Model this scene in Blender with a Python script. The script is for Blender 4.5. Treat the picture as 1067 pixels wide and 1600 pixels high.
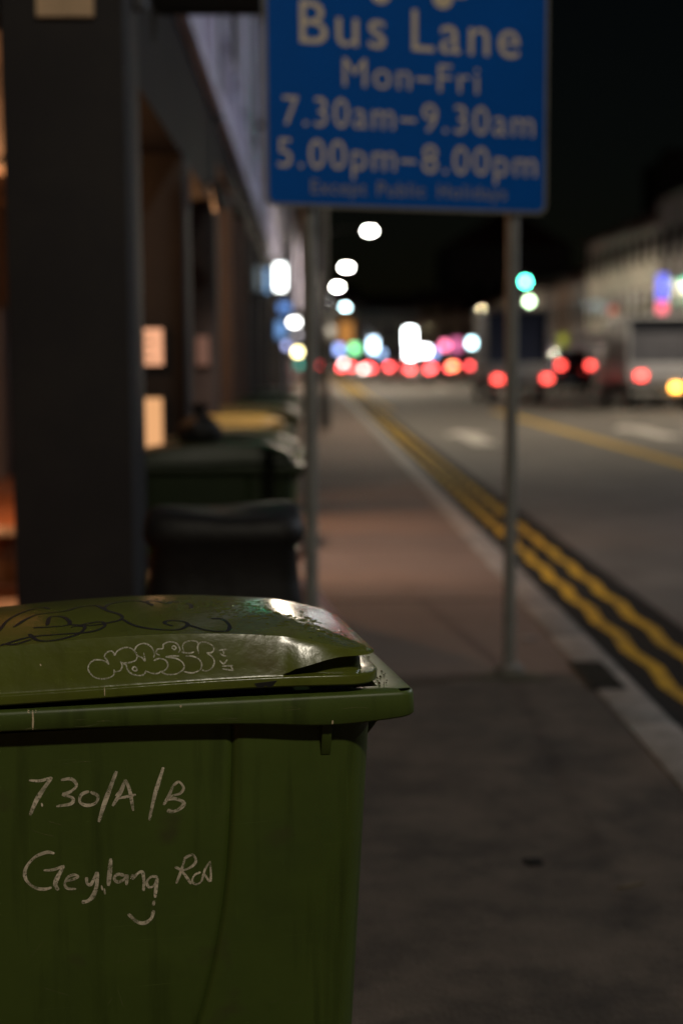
import bpy, bmesh, math, random
import numpy as np
from mathutils import Vector, Matrix
from mathutils.bvhtree import BVHTree

random.seed(7)
for o in list(bpy.data.objects):
    bpy.data.objects.remove(o)
scene = bpy.context.scene
col = scene.collection
R = math.radians

# ------------------------------------------------------------------ camera
CAM_H = 1.58
pitch = math.atan(240 / 2222.0)
heading = R(1.2304)
cam_data = bpy.data.cameras.new('camera')
cam_data.sensor_fit = 'VERTICAL'
cam_data.sensor_height = 36.0
cam_data.sensor_width = 24.0
cam_data.lens = 50.0
cam_data.clip_start = 0.05
cam_data.clip_end = 2000
cam_data.dof.use_dof = True
cam_data.dof.focus_distance = 2.43
cam_data.dof.aperture_fstop = 1.8
cam_data.dof.aperture_blades = 0
cam = bpy.data.objects.new('camera', cam_data)
col.objects.link(cam)
fwd = Vector((math.sin(heading) * math.cos(pitch), math.cos(heading) * math.cos(pitch), -math.sin(pitch)))
rgt = Vector((math.cos(heading), -math.sin(heading), 0))
upv = rgt.cross(fwd)
roll = R(0.25)
r2 = rgt * math.cos(roll) - upv * math.sin(roll)
u2 = upv * math.cos(roll) + rgt * math.sin(roll)
m = Matrix((r2, u2, -fwd)).transposed().to_4x4()
m.translation = Vector((0, 0, CAM_H))
cam.matrix_world = m
scene.camera = cam

# ------------------------------------------------------------------ night sky, faint moonlight, exposure
world = bpy.data.worlds.new('World')
scene.world = world
world.use_nodes = True
wn = world.node_tree
wn.nodes.clear()
sky = wn.nodes.new('ShaderNodeTexSky')
sky.sky_type = 'NISHITA'
sky.sun_disc = False
sky.sun_elevation = R(6)
sky.sun_rotation = R(200)
bg = wn.nodes.new('ShaderNodeBackground')
bg.inputs['Strength'].default_value = 0.0006
wo = wn.nodes.new('ShaderNodeOutputWorld')
wn.links.new(sky.outputs[0], bg.inputs[0])
wn.links.new(bg.outputs[0], wo.inputs[0])

sd = bpy.data.lights.new('moonlight', 'SUN')
sd.energy = 0.006
sd.angle = R(10)
sd.color = (0.8, 0.88, 1.0)
so = bpy.data.objects.new('moonlight', sd)
so.rotation_euler = (R(35), R(12), R(-20))
col.objects.link(so)

scene.view_settings.view_transform = 'Standard'
scene.view_settings.look = 'None'
scene.view_settings.exposure = 0.0
scene.view_settings.gamma = 1.0
scene.cycles.use_denoising = True
scene.cycles.use_adaptive_sampling = False
scene.cycles.max_bounces = 6
scene.cycles.diffuse_bounces = 3
scene.cycles.glossy_bounces = 3
scene.cycles.transparent_max_bounces = 8
scene.cycles.sample_clamp_indirect = 3.0
scene.cycles.sample_clamp_direct = 0.0
scene.cycles.blur_glossy = 0.5
scene.cycles.caustics_reflective = False
scene.cycles.caustics_refractive = False

# ------------------------------------------------------------------ helpers
def tag(o, label=None, cat=None, group=None, kind=None):
    if label: o['label'] = label
    if cat: o['category'] = cat
    if group: o['group'] = group
    if kind: o['kind'] = kind
    return o

def empty(name, loc=(0, 0, 0), rz=0.0, label=None, cat=None, group=None, kind=None):
    o = bpy.data.objects.new(name, None)
    o.empty_display_size = 0.1
    o.location = loc
    o.rotation_euler = (0, 0, rz)
    col.objects.link(o)
    return tag(o, label, cat, group, kind)

def copy_tree(o, parent=None, skip=()):
    c = o.copy()
    col.objects.link(c)
    c.parent = parent
    for ch in list(o.children):
        if ch.name.split('.')[0] not in skip:
            copy_tree(ch, c, skip)
    return c

class MB:
    def __init__(self):
        self.v = []; self.f = []
    def add(self, vs, fs):
        n = len(self.v)
        self.v += [tuple(p) for p in vs]
        self.f += [tuple(i + n for i in q) for q in fs]
        return self
    def box(self, x0, x1, y0, y1, z0, z1):
        vs = [(x0, y0, z0), (x1, y0, z0), (x1, y1, z0), (x0, y1, z0), (x0, y0, z1), (x1, y0, z1), (x1, y1, z1), (x0, y1, z1)]
        return self.add(vs, [(0, 3, 2, 1), (4, 5, 6, 7), (0, 1, 5, 4), (1, 2, 6, 5), (2, 3, 7, 6), (3, 0, 4, 7)])
    def tube(self, pts, radii, n=12, caps=True):
        pts = [Vector(p) for p in pts]
        if not isinstance(radii, (list, tuple)): radii = [radii] * len(pts)
        rings = []
        ref = None
        for i, p in enumerate(pts):
            d = (pts[min(i + 1, len(pts) - 1)] - pts[max(i - 1, 0)]).normalized()
            if ref is None:
                ref = Vector((1, 0, 0)) if abs(d.x) < 0.9 else Vector((0, 1, 0))
            a = (ref - d * ref.dot(d)).normalized()
            b = d.cross(a)
            ref = a
            rings.append([p + (a * math.cos(t) + b * math.sin(t)) * radii[i] for t in [2 * math.pi * k / n for k in range(n)]])
        return self.loft(rings, caps)
    def loft(self, rings, caps=True, closed=True):
        n = len(rings[0]); vs = [p for r in rings for p in r]; fs = []
        for i in range(len(rings) - 1):
            for k in range(n if closed else n - 1):
                k2 = (k + 1) % n
                fs.append((i * n + k, i * n + k2, (i + 1) * n + k2, (i + 1) * n + k))
        if caps:
            fs.append(tuple(reversed(range(n))))
            fs.append(tuple((len(rings) - 1) * n + k for k in range(n)))
        return self.add(vs, fs)
    def prism(self, poly, a0, a1, axis='x'):
        n = len(poly)
        def P(a, p):
            return {'x': (a, p[0], p[1]), 'y': (p[0], a, p[1]), 'z': (p[0], p[1], a)}[axis]
        return self.loft([[P(a0, p) for p in poly], [P(a1, p) for p in poly]])
    def build(self, name, mat, parent=None, bevel=0.0, smooth=False, angle=35, seg=2, loc=None):
        me = bpy.data.meshes.new(name)
        me.from_pydata(self.v, [], self.f)
        bm = bmesh.new(); bm.from_mesh(me)
        bmesh.ops.remove_doubles(bm, verts=bm.verts, dist=1e-5)
        bmesh.ops.recalc_face_normals(bm, faces=bm.faces)
        if bevel > 0:
            es = [e for e in bm.edges if e.is_manifold and e.calc_face_angle(0) > 0.5]
            bmesh.ops.bevel(bm, geom=es, offset=bevel, segments=seg, profile=0.5, affect='EDGES', clamp_overlap=True)
        bm.to_mesh(me); bm.free()
        if smooth or bevel > 0:
            me.shade_smooth()
            me.set_sharp_from_angle(angle=R(angle))
        me.materials.append(mat)
        o = bpy.data.objects.new(name, me)
        col.objects.link(o)
        if parent: o.parent = parent
        if loc: o.location = loc
        return o

def box(name, mat, parent, x0, x1, y0, y1, z0, z1, bevel=0.0):
    return MB().box(x0, x1, y0, y1, z0, z1).build(name, mat, parent, bevel)

def mat(name, c, rough=0.6, metal=0.0, var=0.25, scale=3.0, bump=0.0, bscale=60.0, stain=None, stain_amt=0.0, stain_scale=1.2, spec=0.5, rvar=0.1):
    M = bpy.data.materials.new(name); M.use_nodes = True
    nt = M.node_tree; N = nt.nodes; L = nt.links
    b = N['Principled BSDF']
    tc = N.new('ShaderNodeTexCoord')
    n1 = N.new('ShaderNodeTexNoise'); n1.inputs['Scale'].default_value = scale; n1.inputs['Detail'].default_value = 6; n1.inputs['Roughness'].default_value = 0.65
    L.new(tc.outputs['Object'], n1.inputs['Vector'])
    mp = N.new('ShaderNodeMapRange'); mp.inputs[1].default_value = 0.3; mp.inputs[2].default_value = 0.7
    L.new(n1.outputs['Fac'], mp.inputs[0])
    mx = N.new('ShaderNodeMix'); mx.data_type = 'RGBA'
    mx.inputs[6].default_value = (*[x * (1 - var) for x in c], 1); mx.inputs[7].default_value = (*[x * (1 + var) for x in c], 1)
    L.new(mp.outputs[0], mx.inputs[0])
    out = mx.outputs[2]
    if stain:
        n2 = N.new('ShaderNodeTexNoise'); n2.inputs['Scale'].default_value = stain_scale; n2.inputs['Detail'].default_value = 8; n2.inputs['Roughness'].default_value = 0.7
        L.new(tc.outputs['Object'], n2.inputs['Vector'])
        m2 = N.new('ShaderNodeMapRange'); m2.inputs[1].default_value = 0.48; m2.inputs[2].default_value = 0.68; m2.inputs[4].default_value = stain_amt
        L.new(n2.outputs['Fac'], m2.inputs[0])
        x2 = N.new('ShaderNodeMix'); x2.data_type = 'RGBA'; x2.inputs[7].default_value = (*stain, 1)
        L.new(m2.outputs[0], x2.inputs[0]); L.new(out, x2.inputs[6]); out = x2.outputs[2]
    L.new(out, b.inputs['Base Color'])
    rr = N.new('ShaderNodeMapRange'); rr.inputs[3].default_value = max(0.02, rough - rvar); rr.inputs[4].default_value = min(1, rough + rvar)
    L.new(n1.outputs['Fac'], rr.inputs[0]); L.new(rr.outputs[0], b.inputs['Roughness'])
    b.inputs['Metallic'].default_value = metal
    b.inputs['Specular IOR Level'].default_value = spec
    if bump > 0:
        n3 = N.new('ShaderNodeTexNoise'); n3.inputs['Scale'].default_value = bscale; n3.inputs['Detail'].default_value = 5
        L.new(tc.outputs['Object'], n3.inputs['Vector'])
        bp = N.new('ShaderNodeBump'); bp.inputs['Strength'].default_value = bump; bp.inputs['Distance'].default_value = 0.01
        L.new(n3.outputs['Fac'], bp.inputs['Height']); L.new(bp.outputs[0], b.inputs['Normal'])
    return M

def glow(name, c, s, sample=False):
    M = bpy.data.materials.new(name); M.use_nodes = True
    nt = M.node_tree; nt.nodes.clear()
    e = nt.nodes.new('ShaderNodeEmission'); e.inputs[0].default_value = (*c, 1); e.inputs[1].default_value = s
    o = nt.nodes.new('ShaderNodeOutputMaterial'); nt.links.new(e.outputs[0], o.inputs[0])
    M.cycles.emission_sampling = 'AUTO' if sample else 'NONE'
    return M

def set_mat(o, m_):
    o.material_slots[0].link = 'OBJECT'
    o.material_slots[0].material = m_

def catmull(pts, n=6):
    pts = [np.array(p, float) for p in pts]
    if len(pts) < 3:
        return [pts[0] + (pts[-1] - pts[0]) * t for t in np.linspace(0, 1, n + 1)]
    P = [2 * pts[0] - pts[1]] + pts + [2 * pts[-1] - pts[-2]]
    out = []
    for i in range(1, len(P) - 2):
        p0, p1, p2, p3 = P[i - 1], P[i], P[i + 1], P[i + 2]
        for k in range(n):
            t = k / n
            out.append(0.5 * ((2 * p1) + (-p0 + p2) * t + (2 * p0 - 5 * p1 + 4 * p2 - p3) * t * t + (-p0 + 3 * p1 - 3 * p2 + p3) * t ** 3))
    out.append(pts[-1])
    return out

def cubic(xs, ys):
    """monotone-ish smooth interpolation through a few control values"""
    xs = np.array(xs, float); ys = np.array(ys, float)
    d = np.gradient(ys, xs)
    def f(x):
        x = min(max(x, xs[0]), xs[-1])
        i = int(min(max(np.searchsorted(xs, x) - 1, 0), len(xs) - 2))
        h = xs[i + 1] - xs[i]; t = (x - xs[i]) / h
        return float((2 * t ** 3 - 3 * t ** 2 + 1) * ys[i] + (t ** 3 - 2 * t ** 2 + t) * h * d[i] + (-2 * t ** 3 + 3 * t ** 2) * ys[i + 1] + (t ** 3 - t ** 2) * h * d[i + 1])
    return f

def sstep(a, b, x):
    t = min(max((x - a) / (b - a), 0.0), 1.0)
    return t * t * (3 - 2 * t)

# ------------------------------------------------------------------ materials
m_asphalt = mat('asphalt', (0.1, 0.093, 0.084), 0.85, spec=0.3, var=0.3, scale=1.2, bump=0.5, bscale=90, stain=(0.045, 0.042, 0.04), stain_amt=0.6, stain_scale=0.5)
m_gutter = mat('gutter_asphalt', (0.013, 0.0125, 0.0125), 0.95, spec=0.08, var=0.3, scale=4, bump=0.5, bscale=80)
m_yellow = mat('yellow_road_paint', (0.43, 0.27, 0.02), 0.88, spec=0.15, var=0.25, scale=9, bump=0.3, bscale=60, stain=(0.08, 0.06, 0.03), stain_amt=0.8, stain_scale=6)
m_white = mat('white_road_paint', (0.42, 0.4, 0.36), 0.6, var=0.2, scale=6, bump=0.3, stain=(0.12, 0.11, 0.1), stain_amt=0.7, stain_scale=5)
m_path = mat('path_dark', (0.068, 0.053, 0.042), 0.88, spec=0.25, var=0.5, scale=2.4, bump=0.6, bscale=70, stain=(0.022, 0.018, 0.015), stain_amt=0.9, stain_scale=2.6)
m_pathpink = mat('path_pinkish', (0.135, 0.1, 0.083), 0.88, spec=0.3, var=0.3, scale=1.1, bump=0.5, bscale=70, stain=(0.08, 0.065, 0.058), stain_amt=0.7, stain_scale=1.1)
m_kerb = mat('kerb_concrete', (0.175, 0.165, 0.155), 0.75, var=0.3, scale=6, bump=0.6, bscale=45, stain=(0.07, 0.065, 0.055), stain_amt=0.8, stain_scale=4)
m_ground = mat('far_ground', (0.05, 0.048, 0.045), 0.85, var=0.2)
m_iron = mat('cast_iron', (0.02, 0.021, 0.021), 0.5, metal=0.6, var=0.3, scale=10, bump=0.4)
m_darkgreen = mat('dark_green_plastic', (0.012, 0.022, 0.007), 0.45, spec=0.35, var=0.2, scale=2, bump=0.08, bscale=60)
m_yellowlid = mat('yellow_lid_plastic', (0.10, 0.075, 0.008), 0.5, spec=0.3, var=0.15, scale=3)
m_blackplastic = mat('black_plastic', (0.012, 0.012, 0.012), 0.4, var=0.2, scale=4)
m_tarp = mat('black_tarpaulin', (0.007, 0.0065, 0.0065), 0.6, spec=0.3, var=0.3, scale=4, bump=0.5, bscale=14)
m_tyre = mat('tyre_rubber', (0.015, 0.015, 0.015), 0.8, var=0.2)
m_steel = mat('galvanised_steel', (0.2, 0.2, 0.19), 0.6, spec=0.3, var=0.2, scale=5, bump=0.1)
m_lampsteel = mat('lamp_post_paint', (0.03, 0.03, 0.029), 0.6, spec=0.3, var=0.2, scale=5)
m_column = mat('column_paint', (0.03, 0.028, 0.03), 0.8, spec=0.2, var=0.15, scale=1.5, bump=0.25, bscale=40, stain=(0.04, 0.036, 0.033), stain_amt=0.6, stain_scale=1.5)
m_beam = mat('dark_beam_paint', (0.016, 0.016, 0.019), 0.85, var=0.2, scale=1.5, spec=0.15)
m_facade = mat('lilac_plaster', (0.56, 0.55, 0.72), 0.8, var=0.15, scale=0.8, bump=0.2, stain=(0.3, 0.28, 0.33), stain_amt=0.8, stain_scale=0.7)
m_cream = mat('cream_plaster', (0.62, 0.6, 0.52), 0.8, var=0.15, scale=0.5, stain=(0.28, 0.25, 0.2), stain_amt=0.7, stain_scale=0.4)
m_greyplaster = mat('grey_plaster', (0.2, 0.19, 0.18), 0.8, var=0.2, scale=0.5, stain=(0.1, 0.1, 0.09), stain_amt=0.7, stain_scale=0.5)
m_brownplaster = mat('brown_plaster', (0.2, 0.14, 0.1), 0.8, var=0.2, scale=0.5)
m_roof = mat('clay_roof', (0.1, 0.055, 0.04), 0.8, var=0.3, scale=2)
m_shutter = mat('dark_shutter', (0.035, 0.036, 0.045), 0.5, var=0.25, scale=2)
m_glass = mat('dark_glass', (0.012, 0.014, 0.018), 0.08, var=0.1)
m_terracotta = mat('terracotta_tile', (0.32, 0.12, 0.05), 0.5, var=0.25, scale=6, bump=0.1)
m_shopwall = mat('shop_wall', (0.16, 0.1, 0.06), 0.7, var=0.2, scale=1)
m_ceiling = mat('arcade_soffit', (0.14, 0.09, 0.055), 0.8, var=0.2, scale=1)
m_acgrey = mat('aircon_casing', (0.3, 0.3, 0.29), 0.6, var=0.2, scale=3)
m_black = mat('black_board', (0.01, 0.009, 0.008), 0.8, var=0.2, spec=0.1)
m_tan = mat('tan_plate', (0.6, 0.42, 0.26), 0.6, var=0.15, scale=8)
m_signblue = mat('sign_blue', (0.0, 0.095, 0.47), 0.6, var=0.07, scale=2.5, spec=0.1)
m_signcream = mat('sign_cream_sheeting', (0.74, 0.64, 0.48), 0.5, var=0.08, scale=8)
m_signgrey = mat('sign_small_letters', (0.3, 0.28, 0.26), 0.5, var=0.08, scale=8)
m_truckwhite = mat('white_truck_paint', (0.23, 0.235, 0.25), 0.4, var=0.15, scale=1.5)
m_truckdark = mat('dark_blue_truck_paint', (0.035, 0.042, 0.06), 0.45, var=0.25, scale=1.5)
m_truckgrey = mat('grey_truck_paint', (0.15, 0.155, 0.17), 0.45, var=0.25, scale=1.5)
m_truckblue = mat('blue_canvas', (0.02, 0.03, 0.075), 0.7, var=0.3, scale=2)
m_darkpaint = mat('dark_car_paint', (0.012, 0.012, 0.014), 0.25, var=0.1)
m_silverpaint = mat('silver_car_paint', (0.3, 0.3, 0.31), 0.3, metal=0.5, var=0.1)
m_redpaint = mat('maroon_car_paint', (0.12, 0.02, 0.02), 0.3, var=0.1)
m_marker = mat('black_marker', (0.006, 0.006, 0.006), 0.5, var=0.1)
m_drip = mat('dried_drip', (0.5, 0.4, 0.26), 0.6, var=0.2, scale=40)

def worn_plastic(name, c, c2, rough, spec, bump, streak, lowgrime):
    M = mat(name, c, rough, var=0.14, scale=2.2, bump=bump, bscale=30, stain=c2, stain_amt=0.7, stain_scale=3.0, spec=spec, rvar=0.12)
    nt = M.node_tree; N = nt.nodes; L = nt.links; b = N['Principled BSDF']
    src = b.inputs['Base Color'].links[0].from_socket
    tc = N.new('ShaderNodeTexCoord')
    def layer(src, sc, rot, lo, hi, amt, colr, detail=4):
        mp = N.new('ShaderNodeMapping'); mp.inputs['Scale'].default_value = sc; mp.inputs['Rotation'].default_value = rot
        L.new(tc.outputs['Object'], mp.inputs['Vector'])
        n = N.new('ShaderNodeTexNoise'); n.inputs['Scale'].default_value = 1.0; n.inputs['Detail'].default_value = detail
        L.new(mp.outputs[0], n.inputs['Vector'])
        r = N.new('ShaderNodeMapRange'); r.inputs[1].default_value = lo; r.inputs[2].default_value = hi; r.inputs[4].default_value = amt
        L.new(n.outputs['Fac'], r.inputs[0])
        x = N.new('ShaderNodeMix'); x.data_type = 'RGBA'; x.inputs[7].default_value = (*colr, 1)
        L.new(r.outputs[0], x.inputs[0]); L.new(src, x.inputs[6])
        return x.outputs[2]
    # run-down grime streaks, scuffs, fine scratches
    src = layer(src, (28, 28, 1.6), (0, 0, 0), 0.52, 0.75, streak, tuple(q * 0.45 for q in c))
    src = layer(src, (9, 9, 9), (0, 0, 0), 0.62, 0.74, lowgrime, (c[0] * 0.9, c[1] * 0.62, c[2] * 1.3), 8)
    src = layer(src, (5, 5, 260), (0, 0.35, 0), 0.70, 0.78, 0.35, (c[0] * 1.9, c[1] * 1.8, c[2] * 3.0), 2)
    src = layer(src, (300, 60, 7), (0, 0.6, 0.2), 0.72, 0.78, 0.35, (c[0] * 1.8, c[1] * 1.8, c[2] * 3.0), 2)
    L.new(src, b.inputs['Base Color'])
    return M

def chalk_mat(name, c, lo, hi, scale):
    M = bpy.data.materials.new(name); M.use_nodes = True
    nt = M.node_tree; N = nt.nodes; L = nt.links
    b = N['Principled BSDF']; b.inputs['Base Color'].default_value = (*c, 1); b.inputs['Roughness'].default_value = 0.9
    b.inputs['Specular IOR Level'].default_value = 0.1
    tc = N.new('ShaderNodeTexCoord')
    n = N.new('ShaderNodeTexNoise'); n.inputs['Scale'].default_value = scale; n.inputs['Detail'].default_value = 4; n.inputs['Roughness'].default_value = 0.7
    L.new(tc.outputs['Object'], n.inputs['Vector'])
    mr = N.new('ShaderNodeMapRange'); mr.inputs[1].default_value = lo; mr.inputs[2].default_value = hi
    L.new(n.outputs['Fac'], mr.inputs[0])
    n2 = N.new('ShaderNodeTexNoise'); n2.inputs['Scale'].default_value = scale * 0.22; n2.inputs['Detail'].default_value = 2
    L.new(tc.outputs['Object'], n2.inputs['Vector'])
    m2 = N.new('ShaderNodeMapRange'); m2.inputs[1].default_value = 0.35; m2.inputs[2].default_value = 0.65; m2.inputs[3].default_value = 0.4
    L.new(n2.outputs['Fac'], m2.inputs[0])
    mu = N.new('ShaderNodeMath'); mu.operation = 'MULTIPLY'
    L.new(mr.outputs[0], mu.inputs[0]); L.new(m2.outputs[0], mu.inputs[1]); L.new(mu.outputs[0], b.inputs['Alpha'])
    return M
m_chalk = chalk_mat('chalk_line', (0.72, 0.63, 0.48), 0.27, 0.52, 190)
m_paintpen = chalk_mat('paint_pen_line', (0.6, 0.58, 0.48), 0.25, 0.55, 300)
m_green = worn_plastic('green_plastic', (0.056, 0.083, 0.014), (0.043, 0.064, 0.014), 0.46, 0.35, 0.05, 0.75, 0.75)
m_lid = worn_plastic('green_lid_plastic', (0.085, 0.1, 0.014), (0.065, 0.066, 0.018), 0.2, 0.42, 0.09, 0.3, 0.75)
m_scratch = chalk_mat('pale_scratch', (0.2, 0.2, 0.09), 0.36, 0.7, 120)

# ------------------------------------------------------------------ ground, road, footpath, kerb
RZ = -0.12
g = MB().box(-400, 400, -60, 900, -0.6, RZ - 0.03).build('ground', m_ground); tag(g, kind='structure')
road = MB().box(2.34, 17.2, -30, 420, RZ - 0.02, RZ).build('road', m_asphalt); tag(road, kind='structure')
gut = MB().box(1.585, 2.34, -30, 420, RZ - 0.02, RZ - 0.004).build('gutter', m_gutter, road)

def zigzag(cx, y0, y1, amp=0.022, w=0.088, period=0.92, ph=0.0):
    mb = MB(); pts = []
    k = 0; y = y0 + ph
    while y < y1:
        pts.append((cx + (amp if k % 2 else -amp), y)); y += period / 2; k += 1
    L_ = [(p[0] - w / 2, p[1], RZ + 0.001) for p in pts]; R_ = [(p[0] + w / 2, p[1], RZ + 0.001) for p in pts]
    return mb.loft([L_, R_], caps=False, closed=False)
zigzag(1.865, -2, 60).build('yellow_zigzag_line', m_yellow, road)
zigzag(2.115, -2, 60, ph=0.2).build('yellow_zigzag_line', m_yellow, road)
def stripe(x, y0, y1, w, mt, name='lane_line'):
    return MB().add([(x - w / 2, y0, RZ + 0.004), (x + w / 2, y0, RZ + 0.004), (x + w / 2, y1, RZ + 0.004), (x - w / 2, y1, RZ + 0.004)], [(0, 1, 2, 3)]).build(name, mt, road)
stripe(1.865, 60, 200, 0.12, m_yellow, 'yellow_edge_line'); stripe(2.115, 60, 200, 0.12, m_yellow, 'yellow_edge_line')
stripe(5.9, -20, 46, 0.3, m_yellow, 'yellow_bus_lane_line')
stripe(2.6, 46, 130, 0.3, m_yellow, 'yellow_bus_lane_line')
for lx in (9.5, 13.1):
    for k in range(14):
        stripe(lx, 6 + k * 9, 9 + k * 9, 0.15, m_white, 'white_lane_dash')
def arrow(cx, y, s=1.0):
    z = RZ + 0.005
    w = 0.13 * s
    vs = [(cx - w, y - 2.6, z), (cx + w, y - 2.6, z), (cx + w, y + 0.7, z), (cx + 0.55, y + 0.7, z), (cx, y + 2.6, z), (cx - 0.55, y + 0.7, z), (cx - w, y + 0.7, z)]
    MB().add(vs, [(0, 1, 2, 3, 4, 5, 6)]).build('white_lane_arrow', m_white, road)
arrow(3.45, 30.5, 1.8); arrow(7.65, 32.5, 1.8); arrow(11.3, 33, 1.8); arrow(7.65, 84, 1.8)
stripe(8.0, 100, 100.5, 12.5, m_white, 'white_stop_line')

# footpath: near dark patched slab and the pinkish run beyond the sign post
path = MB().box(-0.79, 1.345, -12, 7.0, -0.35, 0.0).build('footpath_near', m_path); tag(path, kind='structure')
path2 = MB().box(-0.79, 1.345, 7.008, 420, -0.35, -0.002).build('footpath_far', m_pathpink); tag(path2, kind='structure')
# slab joints across the far path
for k in range(9):
    y = 9.2 + k * 2.6
    MB().box(-0.78, 1.34, y, y + 0.018, -0.02, 0.0012).build('path_joint', m_gutter, path2)
# kerb: individual stones near, one long run beyond
kerb = empty('kerb', (0, 0, 0), kind='structure')
stone = None
yy = -3.0; i = 0
while yy < 42:
    ln = 1.0
    if stone is None:
        stone = MB().box(1.352, 1.575, 0.004, 0.992, -0.3, 0.004).build('kerb_stone', m_kerb, kerb, bevel=0.018)
        c = stone
    else:
        c = stone.copy(); col.objects.link(c); c.parent = kerb
    c.location = (random.uniform(-0.004, 0.004), yy, random.uniform(-0.004, 0.003))
    yy += ln; i += 1
MB().box(1.352, 1.575, 42, 420, -0.3, 0.003).build('kerb_run', m_kerb, kerb)
far_path = MB().box(17.4, 21, -30, 420, -0.35, 0.0).build('footpath_across', m_pathpink); tag(far_path, kind='structure')
MB().box(17.2, 17.395, -30, 420, -0.3, 0.003).build('kerb_run', m_kerb, kerb)

# drain grating let into the kerb near the sign post
dr = empty('drain_grating', (1.415, 6.95, 0.0), 0, 'dark iron drain grating set in the kerb beside the sign post', 'drain cover')
box('frame', m_iron, dr, -0.085, 0.085, -0.3, 0.3, -0.03, 0.010)
for k in range(9):
    box('bar', m_iron, dr, -0.075, 0.075, -0.27 + k * 0.062, -0.245 + k * 0.062, 0.008, 0.018)
# moss and grit at the foot of the post, a dark gum spot
def blob(name, mt, x, y, rx, ry, label, cat, z=0.004, n=22, seed=1):
    rnd = random.Random(seed)
    ring = []
    for k in range(n):
        a = 2 * math.pi * k / n; q = rnd.uniform(0.75, 1.1)
        ring.append((x + math.cos(a) * rx * q, y + math.sin(a) * ry * q, z))
    inner = [(x + (p[0] - x) * 0.6, y + (p[1] - y) * 0.6, z + 0.004) for p in ring]
    o = MB().loft([ring, inner], caps=False).add(inner, [tuple(range(n))]).build(name, mt, smooth=True)
    return tag(o, label, cat)
m_moss = mat('moss_grit', (0.045, 0.04, 0.018), 0.9, var=0.5, scale=30, bump=0.8)
blob('moss_patch', m_moss, 1.0, 6.92, 0.2, 0.1, 'dark mossy grit around the foot of the right sign post', 'moss', seed=3)
blob('gum_spot', m_black, 0.69, 4.32, 0.035, 0.045, 'small dark gum spot on the bare footpath', 'stain', z=0.002, seed=5)
blob('litter_scrap', m_kerb, 1.22, 7.9, 0.05, 0.07, 'pale scrap of litter beside the kerb past the sign post', 'litter', z=0.004, seed=6)
dry_leaf = mat('dry_leaf', (0.12, 0.09, 0.05), 0.8, var=0.3, scale=20)
for k, (x, y, a, txt) in enumerate([(0.95, 4.1, 0.4, 'thin pale curled leaf lying on the footpath left of its twin'), (1.12, 4.05, 1.9, 'thin pale curled leaf lying on the footpath nearest the kerb')]):
    pts = [(-0.05, 0), (-0.015, 0.006), (0.03, 0.004), (0.05, 0.0), (0.02, -0.004), (-0.02, -0.003)]
    ca, sa = math.cos(a), math.sin(a)
    o = MB().loft([[(px * ca - py * sa, px * sa + py * ca, 0.003) for px, py in pts], [(px * ca - py * sa, px * sa + py * ca, 0.005 + 0.005 * abs(px) / 0.08) for px, py in pts]]).build('dry_leaf', dry_leaf)
    o.location = (x, y, 0); tag(o, txt, 'leaf')

# ------------------------------------------------------------------ the green wheelie bin in focus
BIN_O = (0.170, 2.436, 0.0)
BIN_A = R(10)
WV = 0.50

def rounded(u0, u1, v0, v1, rb, rf, ns=44, nc=10, nf=16, nb=8):
    """outline starting at the back of the near side; returns points and inward normals"""
    P = []; N = []
    def arc(cu, cv, r, a0, a1, n):
        for k in range(n):
            a = a0 + (a1 - a0) * k / (n - 1)
            P.append((cu + r * math.cos(a), cv + r * math.sin(a))); N.append((-math.cos(a), -math.sin(a)))
    def line(p, q, nrm, n):
        for k in range(1, n):
            t = k / n
            P.append((p[0] + (q[0] - p[0]) * t, p[1] + (q[1] - p[1]) * t)); N.append(nrm)
    line((u0 + rb, v0), (u1 - rf, v0), (0, 1), ns)
    arc(u1 - rf, v0 + rf, rf, -math.pi / 2, 0, nc)
    line((u1, v0 + rf), (u1, v1 - rf), (-1, 0), nf)
    arc(u1 - rf, v1 - rf, rf, 0, math.pi / 2, nc)
    line((u1 - rf, v1), (u0 + rb, v1), (0, -1), ns)
    arc(u0 + rb, v1 - rb, rb, math.pi / 2, math.pi, nc)
    line((u0, v1 - rb), (u0, v0 + rb), (1, 0), nb)
    arc(u0 + rb, v0 + rb, rb, math.pi, 1.5 * math.pi, nc)
    return P, N

def wall_v(z): return 0.035 + 0.045 * (0.955 - z)
groove_u = cubic([0.05, 0.2, 0.44, 0.656, 0.8, 0.96], [-0.50, -0.445, -0.362, -0.322, -0.312, -0.306])

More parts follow.
